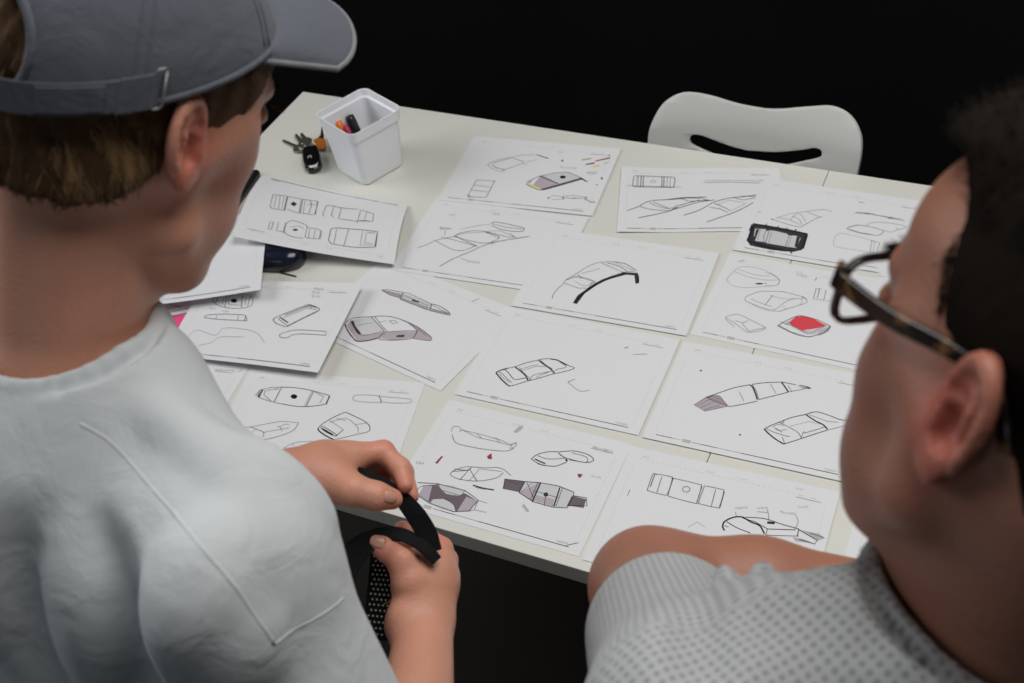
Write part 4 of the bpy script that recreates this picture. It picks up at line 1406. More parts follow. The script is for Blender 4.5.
    for s, sh, el, f_ in ((1, shR, elR, .93), (-1, shL, elL, .80)):
        T += [cone(nb-U*.045+Rb*s*.06, sh+U*.006, .047, .067, k=.045), cone(sh, sh*(1-f_)+el*f_, .067, .070, k=.04)]
    # fabric folds: long ridges laid from point to point over the back and the sleeve
    T0 = list(T)
    def fold(pxs, r, depth, k=.02, op='u'):
        pts = [hit(T0, x, y) for x, y in pxs]; pts = [q for q in pts if q is not None]
        out = []
        for q in pts:
            g = A3([evalp(T0, (q+d)[None])[0]-evalp(T0, (q-d)[None])[0] for d in np.eye(3)*.003]); g /= np.linalg.norm(g)+1e-9
            out.append(q-g*(r-depth) if op == 'u' else q+g*(r-depth))
        pts = smooth_path(out, 3) if len(out) > 2 else out
        n = len(pts); rs = [r*(.55+.45*math.sin(math.pi*i/(n-1))) for i in range(n)]
        return chain(pts, rs, k=k, op=op)
    T += fold([(170, 690), (182, 640), (200, 590), (222, 545)], .022, .006, .03)
    T += fold([(238, 690), (240, 650), (235, 610)], .015, .004, .025)
    T += fold([(140, 690), (128, 640), (110, 585), (95, 540)], .024, .005, .03, 's')
    T += [ell((nb+Rb*.13-Fb*.05-U*.16), (.06, .05, .10), RB, k=.05)]
    T += fold([(60, 690), (50, 620), (35, 540)], .028, .006, .035, 's')
    T += fold([(95, 690), (88, 620), (70, 540)], .022, .004, .03)
    T += fold([(330, 510), (270, 462), (215, 440)], .012, .002, .02)
    T += fold([(150, 400), (200, 440), (240, 480)], .012, .002, .02)
    # neck opening and ribbed collar
    nn = U*1.0+Fb*.10+Rb*.24; nn /= np.linalg.norm(nn); cc = nb+nn*.010+Rb*.001
    T.append(cone(cc+nn*.012, cc+nn*.16, .072, .14, op='s', k=.003))
    ring = []
    for a in np.linspace(0, 2*math.pi, 33):
        ring.append(cc+nn*(.006-.026*max(0, math.sin(a)))+Rb*.0635*math.cos(a)+Fb*(.066*math.sin(a)+.002))
    for lv, out in ((0.0, 0.0), (-.006, .0022), (-.012, .005), (-.018, .0085)):
        rr = [p+nn*lv+(p-cc)/np.linalg.norm(p-cc)*out for p in ring]; T += chain(rr, [.0044 if lv else .0048]*33, k=.006)
    for s, sh, el, f_ in ((1, shR, elR, .93), (-1, shL, elL, .80)):
        e = sh*(1-f_)+el*f_; d = (el-sh)/np.linalg.norm(el-sh); T.append(half(e+d*.035, d, op='i', k=.002) if False else cone(e+d*.12, e+d*.03, .085, .066, op='s', k=.004))
    lo2 = np.min([shR, shL, hip, elR, elL], 0)-.17; hi2 = np.max([shR, shL, nb, elR, elL], 0)+.15
    V, F = grow(T, lo2, hi2, .0034)
    tee = np_mesh('t_shirt', V, F, M['tee'], t, base, relax=2)
    pts = project(T, [p-nn*.024+(p-cc)/np.linalg.norm(p-cc)*.009 for p in ring[::2]]); pts = np.array(smooth_path(list(pts), 4)); pts = pts-toward(T, pts)*.0012
    MB().tube(pts, .0017, 8).build('collar_seam', M['tee'], tee, smooth=True, rel=base)
    for pxs, r in (([(80, 424), (110, 442), (150, 486), (200, 545), (245, 600), (275, 645)], .0026), ([(275, 645), (310, 622), (345, 597), (372, 576)], .0016)):
        pts = [hit(T, x, y) for x, y in pxs]; pts = [p for p in pts if p is not None]
        pts = project(T, smooth_path(pts, 8))
        pts = pts-(toward(T, pts)*(r-.0005))
        MB().tube(pts, r, 10).build('seam', M['tee'], tee, smooth=True, rel=base)
    # ---- trousers and shoes
    pel = hip-U*.03; feet = [A3((pel[0], pel[1], 0))+Rb*s*.11-Fb*.02*s for s in (1, -1)]
    Q = [cone(pel-Rb*.06, pel+Rb*.06, .115, .115, k=.05)]
    for s, ft in zip((1, -1), feet):
        hj = pel+Rb*s*.085-U*.05; kn = (hj+ft)/2+Fb*.03+U*.03; an = ft+U*.09; Q += [cone(hj, kn, .092, .068, k=.03), cone(kn, an, .068, .055, k=.02)]
    V, F = grow(Q, A3((pel[0]-.4, pel[1]-.4, 0)), A3((pel[0]+.4, pel[1]+.4, pel[2]+.18)), .008); np_mesh('trousers', V, F, M['trousers'], t, base, relax=2)
    for ft in feet:
        V, F = grow([cone(ft+U*.045-Fb*.06, ft+U*.04+Fb*.14, .042, .034, k=.02), cone(ft+U*.05-Fb*.03, ft+U*.085-Fb*.03, .045, .045, k=.03), half(ft, -U, op='i', k=.002)], ft-.25, ft+.25, .006)
        np_mesh('shoe', V, F, M['shoe'], t, base)
    return t, base, W, H, R, allp
M['nail'] = mat('finger_nail', (0.60, 0.33, 0.255), .35)
Lt, Lbase, LW, LH_, LR_, Lbody = left_person()

# ------------------------------------------------------------------ hair, cap
def hair_shell(name, H, R, base, parent, m, thick, zb, top=None, extra=(), h=.0026, tex=1.0):
    """hair that follows the skull down to a hairline zb(y) in head coordinates"""
    skull = [ell(H+R@A3((0, -.014, .045)), (.076, .098, .084), R, k=.02), ell(H+R@A3((0, .040, .048)), (.063, .052, .056), R, k=.02), ell(H+R@A3((0, -.02, -.02)), (.066, .075, .045), R, k=.02),
             cone(H+R@A3((0, -.03, -.035)), H+R@A3((0, -.045, -.09)), .054, .055, k=.03)]
    ys, zs = zip(*zb)
    def reg(p):
        q = (p-H)@R; n = .0014*np.sin(q[..., 0]*260+q[..., 1]*90)+.001*np.sin(q[..., 0]*610-q[..., 1]*330)
        return (np.interp(q[..., 1], ys, zs)+n-q[..., 2])*.8
    def body(p):
        d = evalp(skull, p); q = (p-H)@R
        tx = .0012*np.sin(q[..., 0]*420+3*np.sin(q[..., 2]*60))+.0010*np.sin((q[..., 0]+q[..., 1]*.5)*760+2*np.sin(q[..., 2]*90+1))
        tk = thick if top is None else thick+top(q)
        return (d-tk-tx*tex)*.8
    P = [Prim(body, k=0)]+list(extra)+[Prim(reg, op='i', k=.004)]
    c = H+R@A3((0, -.01, .04)); V, F = grow(P, c-.16, c+.16, h)
    o = np_mesh(name, V, F, m, parent, base, relax=1); return o, V, F, P
def face_normals(V, F):
    n = np.cross(V[F[:, 2]]-V[F[:, 0]], V[F[:, 3]]-V[F[:, 1]]); return V[F].mean(1), n/(np.linalg.norm(n, axis=1)[:, None]+1e-12)

zbL = [(-.13, -.052), (-.07, -.050), (-.045, -.038), (-.03, -.020), (-.018, .0), (.0, .002), (.018, -.004), (.030, .004), (.040, .022), (.055, .040), (.07, .062), (.1, .075)]
ho, HV, HF, HP = hair_shell('hair', LH_, LR_, Lbase, Lt, M['hair_brown'], .0060, zbL, lambda q: np.where(q[..., 2] > (.007+(q[..., 1]+.11)*.38)+.006, -.0035, 0.0))
C_, N_ = face_normals(HV, HF); q = (C_-LH_)@LR_
if ((C_-LH_)*N_).sum(1).mean() < 0: N_ = -N_
arch_ = (np.abs(q[:, 0]) < .034) & (q[:, 1] < -.04) & (q[:, 2] < .062) & (q[:, 2] > .012)
sel = np.where((q[:, 2] < (.007+(q[:, 1]+.11)*.38)+.001) | arch_)[0]; pick = rng.choice(sel, 9000)
roots = C_[pick]-N_[pick]*.002; ql = q[pick]
nl = N_[pick]@LR_
down = np.stack([0.10*np.sin(ql[:, 2]*50+ql[:, 0]*30), np.where(ql[:, 1] > -.01, -.55, .12), -np.ones(len(ql))], 1)
dirl = down-nl*(down*nl).sum(1)[:, None]+nl*.03+rng.normal(size=down.shape)*.08
bl = hit(HP, 122, 158); bl = bl if bl is not None else LH_
near = np.exp(-((roots-bl)**2).sum(1)/(2*.011**2))
mi = ((near*1.5+.12+.45*(ql[:, 1] > .01)) > rng.random(len(pick))).astype(int)
strands('hair_strands', roots, dirl@LR_.T, [M['hair_brown'], M['hair_blond']], ho, Lbase, np.where(ql[:, 1] > .01, rng.uniform(.005, .010, len(pick)), rng.uniform(.008, .018, len(pick))*np.clip((ql[:, 2]-np.interp(ql[:, 1], *zip(*zbL)))/.014, .5, 1)), wid=.00042, midx=mi, n=5)
for (x0, y0), (x1, y1), n_ in (((104, 132), (140, 186), 260), ((60, 150), (78, 190), 120)):      # fairer locks behind the ear
    a_, b_ = hit(HP, x0, y0), hit(HP, x1, y1)
    if a_ is not None and b_ is not None:
        rt = a_+rng.normal(size=(n_, 3))*.0035+(b_-a_)*rng.uniform(-.05, .35, n_)[:, None]; rt = project(HP, rt)
        strands('hair_lock', rt, np.repeat((b_-a_)[None], n_, 0)+rng.normal(size=(n_, 3))*.0012, [M['hair_blond']], ho, Lbase, rng.uniform(.026, .040, n_), wid=.0005, n=7, curl=.10, head=lambda p: project(HP, p))

def make_cap():
    H, R = LH_, LR_; W = lambda p: H+R@A3(p)
    SL = .38; rimz = lambda y: .007+(y+.11)*SL
    cn = A3((0, -SL, 1.0)); cn /= np.linalg.norm(cn)
    O = ell(W((0, -.009, .036)), (.0905, .1140, .106), R, k=0); I = ell(W((0, -.009, .034)), (.0868, .1103, .1023), R, op='s', k=.001)
    arch = cone(W((0, -.20, .040)), W((0, -.06, .044)), .040, .036, op='s', k=.004)
    def seam_grooves(p):                                      # twelve stitched grooves round six panels
        return None
    crown = [O, I, half(W((0, -.11, .007)), -(R@cn), op='i', k=.002), arch]
    full = [ell(W((0, -.009, .036)), (.0905, .1140, .106), R, k=0)]
    c = W((0, 0, .05)); V, F = grow(crown, c-.17, c+.17, .0021)
    cap = thing_child('cap', Lt, Lbase)
    np_mesh('crown', V, F, M['cap'], cap, Lbase, relax=2)
    def onsurf(x, y, z, off=.0006):                           # push a head-frame point out to the crown surface
        d = A3((x, y+.009, z-.036)); k = np.linalg.norm(d/np.array([.0905, .1140, .106])); p = d/k; n = p/np.array([.0905, .1140, .106])**2; n /= np.linalg.norm(n)
        return W(p+A3((0, -.009, .036))+n*off)
    # panel seams from the button to the rim
    mb = MB()
    for a in (28, 90, 152, 208, 332):
        pts = []
        for t in np.linspace(4, 92, 26):
            e, f = math.radians(t), math.radians(a); x, y, z = .0885*math.sin(e)*math.cos(f), -.009+.112*math.sin(e)*math.sin(f), .036+.104*math.cos(e)
            if z < rimz(y)+.001: break
            pts.append((x, y, z))
        for dx in (-.0035, .0035):
            mb.tube([onsurf(x+dx*math.sin(math.radians(a)), y-dx*math.cos(math.radians(a)), z, .0002) for x, y, z in pts], .0008, 6)
    mb.build('stitching', M['cap'], cap, smooth=True, rel=Lbase)
    # bound edge of the arch opening
    pts = []
    for t in np.linspace(-35, 215, 30):
        x, z = .0390*math.cos(math.radians(t)), .0425+.0385*math.sin(math.radians(t))
        y = -.009-.112*math.sqrt(max(0, 1-(x/.0885)**2-((z-.036)/.104)**2)); pts.append(onsurf(x, y, z, -.001))
    MB().tube(pts, .0032, 8).build('arch_binding', M['cap'], cap, smooth=True, rel=Lbase)
    # closing strap round the back, with buckle
    def band(a0, a1, z0, z1, off, n, name, m, th=.0022):
        rings = []
        for a in np.linspace(a0, a1, n):
            f = math.radians(a); rr = []
            for z, o in ((z0, off), (z1, off), (z1, off+th), (z0, off+th)):
                zz = z+SL*(.112*math.sin(f)+.101)
                kx = math.sqrt(max(.01, 1-((zz-.036)/.106)**2)); x, y = .0905*kx*math.cos(f), -.009+.114*kx*math.sin(f)
                nx, ny = x/.0905**2, (y+.009)/.114**2; L = math.hypot(nx, ny); rr.append(W((x+nx/L*o, y+ny/L*o, zz)))
            rings.append(rr)
        return MB().loft(rings).build(name, m, cap, rel=Lbase, bevel=.0006, smooth=False)
    band(200, 338, .007, .028, .0004, 44, 'strap', M['cap']); band(326, 338.5, .006, .029, .0024, 10, 'strap_loop', M['cap'], .0016)
    band(300, 322, .009, .026, .0026, 10, 'strap_end', M['cap'], .0014)
    fr = []
    for x_, z_ in rrect(.006, .024, .002, 4):
        f = math.radians(338.5)+x_/.10; zz = .018+z_+SL*(.112*math.sin(f)+.101); kx = math.sqrt(max(.01, 1-((zz-.036)/.104)**2))
        fr.append(onsurf(.0885*kx*math.cos(f), -.009+.112*kx*math.sin(f), zz, .0035))
    MB().tube(fr+[fr[0]], .0009, 6).build('buckle', M['dull_steel'], cap, smooth=True, rel=Lbase)
    # sweatband edge and button
    MB().tube([onsurf(.0885*math.cos(f), -.009+.112*math.sin(f), rimz(-.009+.112*math.sin(f))+.0015, -.0008) for f in np.radians(np.linspace(-32, 212, 60))], .0026, 8).build('rim_edge', M['cap'], cap, smooth=True, rel=Lbase)
    V, F = grow([ell(W((0, -.009, .1395)), (.008, .008, .004), R)], W((0, -.009, .1395))-.015, W((0, -.009, .1395))+.015, .0014); np_mesh('button', V, F, M['cap'], cap, Lbase)
    # visor
    top, bot, edge = [], [], []
    nu, nv = 30, 12
    for i in range(nu+1):
        u = -1+2*i/nu; f = math.radians(90-u*64); xi, yi = .0880*math.cos(f), -.009+.1105*math.sin(f); zi = rimz(yi)+.003
        kk = math.sqrt(1-((zi-.036)/.106)**2)-.02; xi, yi = .0905*kk*math.cos(f), -.009+.114*kk*math.sin(f)
        yo = .0835+.081*(1-abs(u)**2.7)**.55; xo = .082*math.copysign(abs(u)**.92, u)
        if abs(u) > .98: xo, yo = xi, yi
        r1, r2 = [], []
        for j in range(nv+1):
            v = j/nv; x, y = xi+(xo-xi)*v, yi+(yo-yi)*v
            z = zi+(rimz(.10)-rimz(yi))*v*.9-.030*(x/.08)**2*v-.02*(y-yi)*1.0+.018*(1-(x/.08)**2)*math.sin(v*math.pi)*.4
            r1.append((x, y, z+.0016)); r2.append((x, y, z-.0016))
        top.append([W(p) for p in r1]); bot.append([W(p) for p in r2]); edge.append((W(r1[-1])+W(r2[-1]))/2)
    mb = MB(); n = nv+1; vs = [p for r in top for p in r]+[p for r in bot for p in r]; K = len(top)*n; f = []
    for i in range(nu):
        for j in range(nv): a = i*n+j; f += [(a, a+1, a+n+1, a+n), (K+a, K+a+n, K+a+n+1, K+a+1)]
        f += [(i*n+nv, K+i*n+nv, K+(i+1)*n+nv, (i+1)*n+nv), (i*n, (i+1)*n, K+(i+1)*n, K+i*n)]
    mb.add(vs, f); vz = mb.build('visor', M['cap'], cap, smooth=True, rel=Lbase)
    MB().tube(edge, .0024, 8).build('visor_edge', M['cap_worn'], vz, smooth=True, rel=Lbase)
def thing_child(name, parent, base):
    o = bpy.data.objects.new(name, None); COL.objects.link(o); o.parent = parent; o.empty_display_size = .03; return o
M['dull_steel'] = mat('dull_steel', (0.22, 0.22, 0.23), .45, .7)
M['cap_worn'] = cloth_mat('worn_cap_edge', (0.20, 0.20, 0.21))
make_cap()

# ------------------------------------------------------------------ the black strap he holds
def make_strap():
    base = away(415, 545, 1.15); t = thing('watch_strap', 'looped black perforated strap held between the hands of person in cap', 'strap', base)
    def ribbon(name, pts, hw, th, m, parent, tilt=0.0):
        P = smooth_path([away(*p) for p in pts], 6); hw = np.interp(np.linspace(0, 1, len(P)), np.linspace(0, 1, len(hw)), hw); rings = []; out = []
        tl = np.interp(np.linspace(0, 1, len(P)), np.linspace(0, 1, len(tilt)), tilt) if np.ndim(tilt) else [tilt]*len(P)
        for i, p in enumerate(P):
            d = P[min(i+1, len(P)-1)]-P[max(i-1, 0)]; d /= np.linalg.norm(d); v = CAMP-p; v /= np.linalg.norm(v); w = np.cross(d, v); w /= np.linalg.norm(w); nn = np.cross(w, d)
            a = math.radians(tl[i]); w, nn = w*math.cos(a)+nn*math.sin(a), nn*math.cos(a)-w*math.sin(a)
            rings.append([p+w*hw[i]*x+nn*th*y for x, y in ((-1, -.5), (-.95, -1), (.95, -1), (1, -.5), (1, .5), (.95, 1), (-.95, 1), (-1, .5))]); out.append((p, w, nn, hw[i]))
        return MB().loft(rings).build(name, m, parent, rel=base, bevel=.0004), out
    ribbon('free_band', [(352, 470, 1.128), (366, 475, 1.120), (385, 485, 1.122), (403, 500, 1.128), (417, 517, 1.134), (427, 534, 1.138), (434, 552, 1.140)], [.0050, .0056, .0062, .0080, .0095, .0098, .0078], .0013, M['strap_rubber'], t, [20, 30, 30, 20, 0, 0, 0])
    ribbon('loop_band', [(336, 618, 1.13), (342, 578, 1.13), (355, 552, 1.132), (376, 538, 1.136), (397, 534, 1.136), (414, 540, 1.136), (428, 551, 1.136), (437, 561, 1.137)], [.012, .0125, .0118, .0090, .0070, .0062, .0058, .0055], .0013, M['strap_rubber'], t, [0, 0, 0, 15, 25, 25, 20, 10])
    pb, fr = ribbon('perforated_band', [(388, 548, 1.168), (386, 575, 1.172), (383, 605, 1.178), (379, 640, 1.186)], [.016, .0165, .0165, .016], .0012, M['strap_rubber'], t)
    mb = MB(); 
    for i in range(1, len(fr)-1, 1):
        p, w, nn, hw = fr[i]
        for j in range(-3, 4):
            s = (j+(.5 if i % 2 else 0))*.0042
            if abs(s) > hw*.86: continue
            c = p+w*s+nn*.0015; c2 = p+w*s-nn*.0015; d = np.cross(w, nn)
            mb.loft([[c+(w*math.cos(a)+d*math.sin(a))*.00095+nn*hh for a in np.linspace(0, 2*math.pi, 8, endpoint=False)] for hh in (-.0006, .0)])
    mb.build('studs', M['stud'], pb, rel=base)
    fs = away(397, 589, 1.14)
    MB().tube([away(384, 604, 1.165), away(391, 601, 1.165), away(396, 606, 1.165)], .0009, 6).build('pin', M['chrome'], pb, rel=base)
M['stud'] = mat('pale_stud', (0.45, 0.47, 0.42), .4, .3)
make_strap()

# ------------------------------------------------------------------ man in glasses
RH = A3((.2510, .3780, 1.6150))+CR[0]*.0030+CR[1]*.0060; RR = hrot(-18, 7.5, 21.7)
def right_person():
    base = A3((.36, .17, 0)); t = thing('person', 'person with short dark hair and tortoiseshell glasses in grey dotted shirt, arms folded', 'person', base)
    H, R = RH, RR; W = lambda p: H+R@A3(p)
    az = math.radians(-20); Fb = A3((math.sin(az), math.cos(az), 0)); Rb = A3((math.cos(az), -math.sin(az), 0)); U = A3((0, 0, 1)); RB = np.array([Rb, Fb, U]).T
    nb = A3((.244, .348, 1.486))
    shL, shR = away(708, 738, .705), nb+Rb*.165-U*.06
    elL = away(650, 588, .945); wrL = away(920, 615, .99)
    elR = shR+Fb*.16-U*.22+Rb*.03; wrR = elL+Rb*.06-U*.03+Fb*.02; wrR = (elL+wrL)/2-U*.085-Fb*.03
    P = head_prims(H, R, 1.02, -.004, .016, .007)
    P += [cone(W((0, -.030, -.035)), nb-U*.01, .057, .063, k=.025), cone(W((0, -.005, -.075)), nb+Fb*.026, .040, .042, k=.025), cone(nb-U*.02, nb-U*.12-Fb*.02, .061, .085, k=.02)]
    for s, sh in ((1, shR), (-1, shL)): P.append(cone(nb-U*.05+Rb*s*.03, sh-U*.01, .036, .050, k=.03))
    core = nb-Fb*.03-U*.24; hip = nb-Fb*.05-U*.56
    P += [ell(core, (.155, .10, .20), RB, k=.06), cone(core, hip, .10, .115, flat=(Rb, .75), k=.05)]
    P += [cone(shL, elL, .052, .043, k=.03), cone(elL, elL*.6+wrL*.4, .0425, .045, k=.02), cone(elL*.6+wrL*.4, wrL, .045, .033, k=.015)]
    P += [cone(shR, elR, .052, .043, k=.03), cone(elR, elR*.6+wrR*.4, .043, .042, k=.02), cone(elR*.6+wrR*.4, wrR, .042, .029, k=.015)]
    # hands: each tucked round the other arm
    for wr, tgt, s in ((wrL, elR*.75+shR*.25, 1), (wrR, elL*.6+wrL*.4-U*.075-Fb*.04, -1)):
        d = tgt-wr; d /= np.linalg.norm(d); kn = wr+d*.085; up = U-d*(U@d); up /= np.linalg.norm(up); o = np.cross(d, up)*s
        P += [cone(wr, kn, .029, .026, flat=(o, 1.5), k=.012)]
        for j in range(4):
            r0 = kn+up*(.030-.020*j); pts = [r0, r0+d*.040+o*.004, r0+d*.060+o*.018, r0+d*.064+o*.036]; P += finger(pts, .0098-.0006*(j == 3), k=.010)
        P += chain([wr+d*.03+up*.022, wr+d*.055+up*.045, wr+d*.085+up*.052], [.015, .0125, .010], k=.01)
    lo = np.min([elL, wrL, shR, shL, hip, elR, W((0, 0, .13))], 0)-.15; hi = np.max([elL, wrL, shR, shL, elR, W((0, .1, .1)), W((0, 0, .14))], 0)+.13
    V, F = grow(P, lo, hi, .0022)
    body = np_mesh('body', V, F, M['skin_tan'], t, base, {'red': head_red(H, R)})
    for s in (-1, 1):
        e = W((s*.031, .0862, .0100)); V_, F_ = grow([ball(e, .0108)], e-.015, e+.015, .0012); ey = np_mesh('eye', V_, F_, M['eye_white'], t, base)
        i = e+R@A3((0, .0085, -.002)); V_, F_ = grow([ell(i, (.0052, .0030, .0052), R)], i-.009, i+.009, .0009); np_mesh('iris', V_, F_, M['iris'], ey, base)
    # shirt
    T = [ell(core+U*.01, (.178, .125, .23), RB, k=.06), cone(core-U*.10, hip-U*.05, .145, .155, flat=(Rb, .78), k=.06), cone(nb-U*.022-Rb*.05-Fb*.004, nb-U*.022+Rb*.05-Fb*.004, .062, .062, k=.04)]
    cuts = []
    for s, sh, el, f_ in ((-1, shL, elL, .60), (1, shR, elR, .8)):
        T += [cone(nb-U*.038+Rb*s*.06, sh+U*.004, .050, .062, k=.045), cone(sh, sh*(1-f_)+el*f_, .062, .057 if s < 0 else .062, k=.04)]
        d = (el-sh)/np.linalg.norm(el-sh); e = sh*(1-f_)+el*f_; cuts.append(cone(e+d*.12, e+d*.035, .080, .054, op='s', k=.004))
    T0 = list(T)
    def fold(pxs, r, depth, k=.02, op='u'):
        pts = [q for q in (hit(T0, x, y, .2) for x, y in pxs) if q is not None]; out = []
        for q in pts:
            g = A3([evalp(T0, (q+d)[None])[0]-evalp(T0, (q-d)[None])[0] for d in np.eye(3)*.003]); g /= np.linalg.norm(g)+1e-9; out.append(q-g*(r-depth) if op == 'u' else q+g*(r-depth))
        if len(out) < 2: return []
        pts = smooth_path(out, 3) if len(out) > 2 else out; n = len(pts); return chain(pts, [r*(.55+.45*math.sin(math.pi*i/(n-1))) for i in range(n)], k=k, op=op)
    T += chain([away(724, 575, .735), away(733, 605, .715), away(742, 660, .69)], [.007, .009, .007], k=.012)+chain([away(763, 573, .735), away(772, 605, .715), away(778, 670, .69)], [.008, .010, .008], k=.012)+fold([(748, 600), (757, 640)], .009, .004, .014, 's')
    T += chain([away(775, 614, .700), away(830, 621, .692), away(888, 627, .685)], [.020, .020, .020], k=.022)
    T += fold([(690, 600), (700, 640), (700, 680)], .01, .003, .02, 's')+fold([(880, 605), (870, 640)], .01, .005, .015, 's')
    T += cuts
    nn = U*1.0+Fb*.05; nn /= np.linalg.norm(nn); cc = nb+nn*.002
    T.append(cone(cc+nn*.014, cc+nn*.16, .080, .15, op='s', k=.003))
    ring = [cc+nn*(.004+.022*max(0, math.cos(a-math.radians(150)))**2-.020*max(0, math.sin(a-.6))**3)+Rb*.0705*math.cos(a)+Fb*(.075*math.sin(a)+.003) for a in np.linspace(0, 2*math.pi, 49)]
    for lv, out in ((0.0, 0.0), (-.006, .0015), (-.012, .0030), (-.018, .0050), (-.024, .008)):
        T += chain([p+nn*lv+(p-cc)/np.linalg.norm(p-cc)*out for p in ring], [.0040 if lv else .0048]*49, k=.0035)
    V, F = grow(T, np.min([shR, shL, hip, elR, elL], 0)-.17, np.max([shR, shL, nb, elR, elL], 0)+.15, .0042)
    ax = (elL-shL)/np.linalg.norm(elL-shL); e1 = np.cross(ax, U); e1 /= np.linalg.norm(e1); e2 = np.cross(e1, ax)
    def weave(P_):
        q = P_-shL; u = q@ax; a = q@e1; b = q@e2; cyl = np.stack([u, np.arctan2(a, b)*.068, 0*u], 1); pl = np.stack([q@Fb, q@Rb, 0*u], 1)
        out = np.where((u > .0)[:, None], cyl, pl)
        ax2 = (elR-shR)/np.linalg.norm(elR-shR); f1 = np.cross(ax2, U); f1 /= np.linalg.norm(f1); f2 = np.cross(f1, ax2); w = P_-shR; u2 = w@ax2; rr = np.linalg.norm(w-u2[:, None]*ax2, axis=1)
        return np.where(((u2 > -.01) & (rr < .10) & (w@Rb > -.07))[:, None], np.stack([u2, np.arctan2(w@f1, w@f2)*.068, 0*u2], 1), out)
    np_mesh('shirt', V, F, M['dotted'], t, base, {'weave': weave}, relax=2)
    pel = hip-U*.03; feet = [A3((pel[0], pel[1], 0))+Rb*s*.11 for s in (1, -1)]
    Q = [cone(pel-Rb*.06, pel+Rb*.06, .118, .118, k=.05)]
    for s, ft in zip((1, -1), feet):
        hj = pel+Rb*s*.085-U*.05; kn = (hj+ft)/2+Fb*.03+U*.03; an = ft+U*.09; Q += [cone(hj, kn, .092, .068, k=.03), cone(kn, an, .068, .055, k=.02)]
    V, F = grow(Q, A3((pel[0]-.4, pel[1]-.4, 0)), A3((pel[0]+.4, pel[1]+.4, pel[2]+.18)), .008); np_mesh('trousers', V, F, M['trousers'], t, base, relax=2)
    for ft in feet:
        V, F = grow([cone(ft+U*.045-Fb*.06, ft+U*.04+Fb*.14, .042, .034, k=.02), cone(ft+U*.05-Fb*.03, ft+U*.085-Fb*.03, .045, .045, k=.03), half(ft, -U, op='i', k=.002)], ft-.25, ft+.25, .006)
        np_mesh('shoe', V, F, M['shoe'], t, base)
    # hair: cropped sides, longer on top
    zb = [(-.13, -.036), (-.07, -.034), (-.050, -.022), (-.04, -.004), (-.018, .0), (.0, .0), (.010, .0), (.016, .014), (.022, .036), (.030, .060), (.040, .084), (.058, .100), (.12, .106)]
    topf = lambda q: -.0015+.010*np.clip((q[..., 2]-.075)/.04, 0, 1)+.015*np.clip((q[..., 1]-.02)/.05, 0, 1)*np.clip((q[..., 2]-.075)/.03, 0, 1)
    ho, HV, HF, HP = hair_shell('hair', H, R, base, t, M['hair_dark'], .0026, zb, topf, tex=.25)
    C_, N_ = face_normals(HV, HF); q = (C_-H)@R
    if ((C_-H)*N_).sum(1).mean() < 0: N_ = -N_
    pick = rng.choice(len(C_), 6500); ql = q[pick]; nl = N_[pick]@R; tp = ql[:, 2] > .08
    fl = np.where(tp[:, None], np.array([[.15, .7, .35]]), np.array([[0, -.35, -1.0]])); d = fl-nl*(fl*nl).sum(1)[:, None]+nl*np.where(tp, .45, .25)[:, None]+rng.normal(size=fl.shape)*.22
    strands('hair_strands', C_[pick]-N_[pick]*.002, d@R.T, [M['hair_dark']], ho, base, np.where(tp, rng.uniform(.006, .014, len(pick)), rng.uniform(.003, .006, len(pick))), wid=.0004, n=4)
    n_ = 1500; yy = rng.uniform(-.01, .040, n_); zz = np.interp(yy, *zip(*zb))-rng.exponential(.0055, n_)-.0005     # cropped stubble thinning out over the temple
    for s in (-1, 1):
        rt = project([ell(W((0, -.014, .045)), (.076, .098, .084), R, k=.02), ell(W((0, .040, .048)), (.063, .052, .056), R, k=.02), ell(W((0, -.02, -.02)), (.066, .075, .045), R, k=.02)], [W((s*.072, y, z)) for y, z in zip(yy, zz)])
        strands('hair_stubble', rt, np.array([R@A3((s*.25, .1, -1))]*n_)+rng.normal(size=(n_, 3))*.2, [M['hair_dark']], ho, base, rng.uniform(.0015, .003, n_), wid=.00022, n=3)
    # glasses
    g = thing_child('glasses', t, base)
    def rim(s):
        out = []
        for a in np.linspace(0, 2*math.pi, 41)[:-1]:
            ca, sa = math.cos(a), math.sin(a); x = .0270*math.copysign(abs(ca)**.55, ca); z = .0185*math.copysign(abs(sa)**.6, sa)*(1-.0)
            x *= 1+.06*sa; out.append(A3((s*(.0345+x*1.0), .1045-.0060*(abs(.0345+x)/.06)**2, .007+z)))
        return out
    for s in (-1, 1):
        r = rim(s); rings = []
        n = len(r); c0 = sum(r)/n
        for i in range(n+1):
            p = r[i % n]; o = p-c0; o[1] = 0; o /= np.linalg.norm(o)
            rings.append([W(p+o*x+A3((0, y, 0))) for x, y in ((-.0018, -.0019), (.0022, -.0019), (.0022, .0019), (-.0018, .0019))])
        MB().loft(rings, cap0=False, cap1=False).build('rim', M['tortoise'], g, rel=base, bevel=.0006)
        MB().add([W(p+A3((0, d, 0))) for d in (-.0006, .0006) for p in r], [tuple(range(n)), tuple(range(n, 2*n))]+[(i, (i+1) % n, n+(i+1) % n, n+i) for i in range(n)]).build('lens', M['lens'], g, rel=base)
        pts = [(s*.0640, .1000, .0190), (s*.0695, .0950, .0190), (s*.0735, .087, .0190), (s*.0775, .045, .0215), (s*.0790, .005, .0275), (s*.0785, -.018, .0270), (s*.0755, -.032, .014), (s*.0730, -.038, .000)]
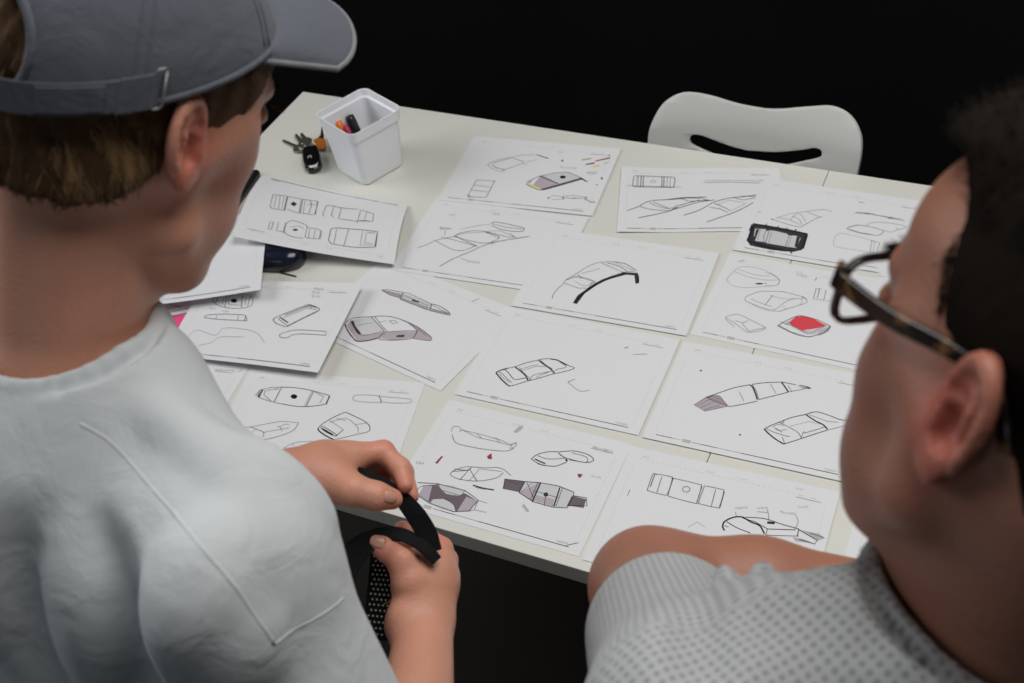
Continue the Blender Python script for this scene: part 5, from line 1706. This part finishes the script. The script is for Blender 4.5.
        pa = [W(p) for p in smooth_path(pts, 5)]; rings = []
        hh = np.interp(np.linspace(0, 1, len(pa)), [0, .2, .5, .75, 1], [.0056, .0054, .0042, .0032, .0034]); ww = .0017
        for i, p in enumerate(pa):
            d = pa[min(i+1, len(pa)-1)]-pa[max(i-1, 0)]; d /= np.linalg.norm(d); sx = R@A3((1, 0, 0)); sx = sx-d*(sx@d); sx /= np.linalg.norm(sx); uz = np.cross(sx, d)
            rings.append([p+sx*ww*x+uz*hh[i]*y for x, y in ((-1, -1), (1, -1), (1, 1), (-1, 1))])
        MB().loft(rings).build('temple_arm', M['tortoise'], g, rel=base, bevel=.0008)
    MB().tube([W(p) for p in smooth_path([(-.010, .1065, .012), (-.004, .1095, .0145), (.004, .1095, .0145), (.010, .1065, .012)], 5)], .0026, 8).build('bridge', M['tortoise'], g, smooth=True, rel=base)
    # eyebrows
    for s in (-1, 1):
        n_ = 140; rt = np.array([W((s*rng.uniform(.014, .050), .098-.02*0, .033+rng.normal()*.002)) for _ in range(n_)])
        rt = project(P, rt)
        strands('eyebrow', rt, np.array([R@A3((s*1.0, .3, .25)) for _ in range(n_)])+rng.normal(size=(n_, 3))*.1, [M['hair_dark']], t, base, rng.uniform(.006, .010, n_), wid=.00035, n=4)
    return t
right_person()
for s in (-1, 1):
    n_ = 140; rt = project(Lbody, [LW((s*rng.uniform(.014, .050), .098, .033+rng.normal()*.002)) for _ in range(n_)])
    strands('eyebrow', rt, np.array([LR_@A3((s*1.0, .3, .25)) for _ in range(n_)])+rng.normal(size=(n_, 3))*.1, [M['hair_brown']], Lt, Lbase, rng.uniform(.006, .010, n_), wid=.00035, n=4)
    rt = np.array([LW((s*(.031+x), .0975-abs(x)*.25, .0145)) for x in np.linspace(-.012, .012, 50)])
    strands('eyelashes', rt, np.array([LR_@A3((s*.3, 1, .25)) for _ in range(50)])+rng.normal(size=(50, 3))*.1, [M['hair_brown']], Lt, Lbase, rng.uniform(.007, .010, 50), wid=.0003, n=4)
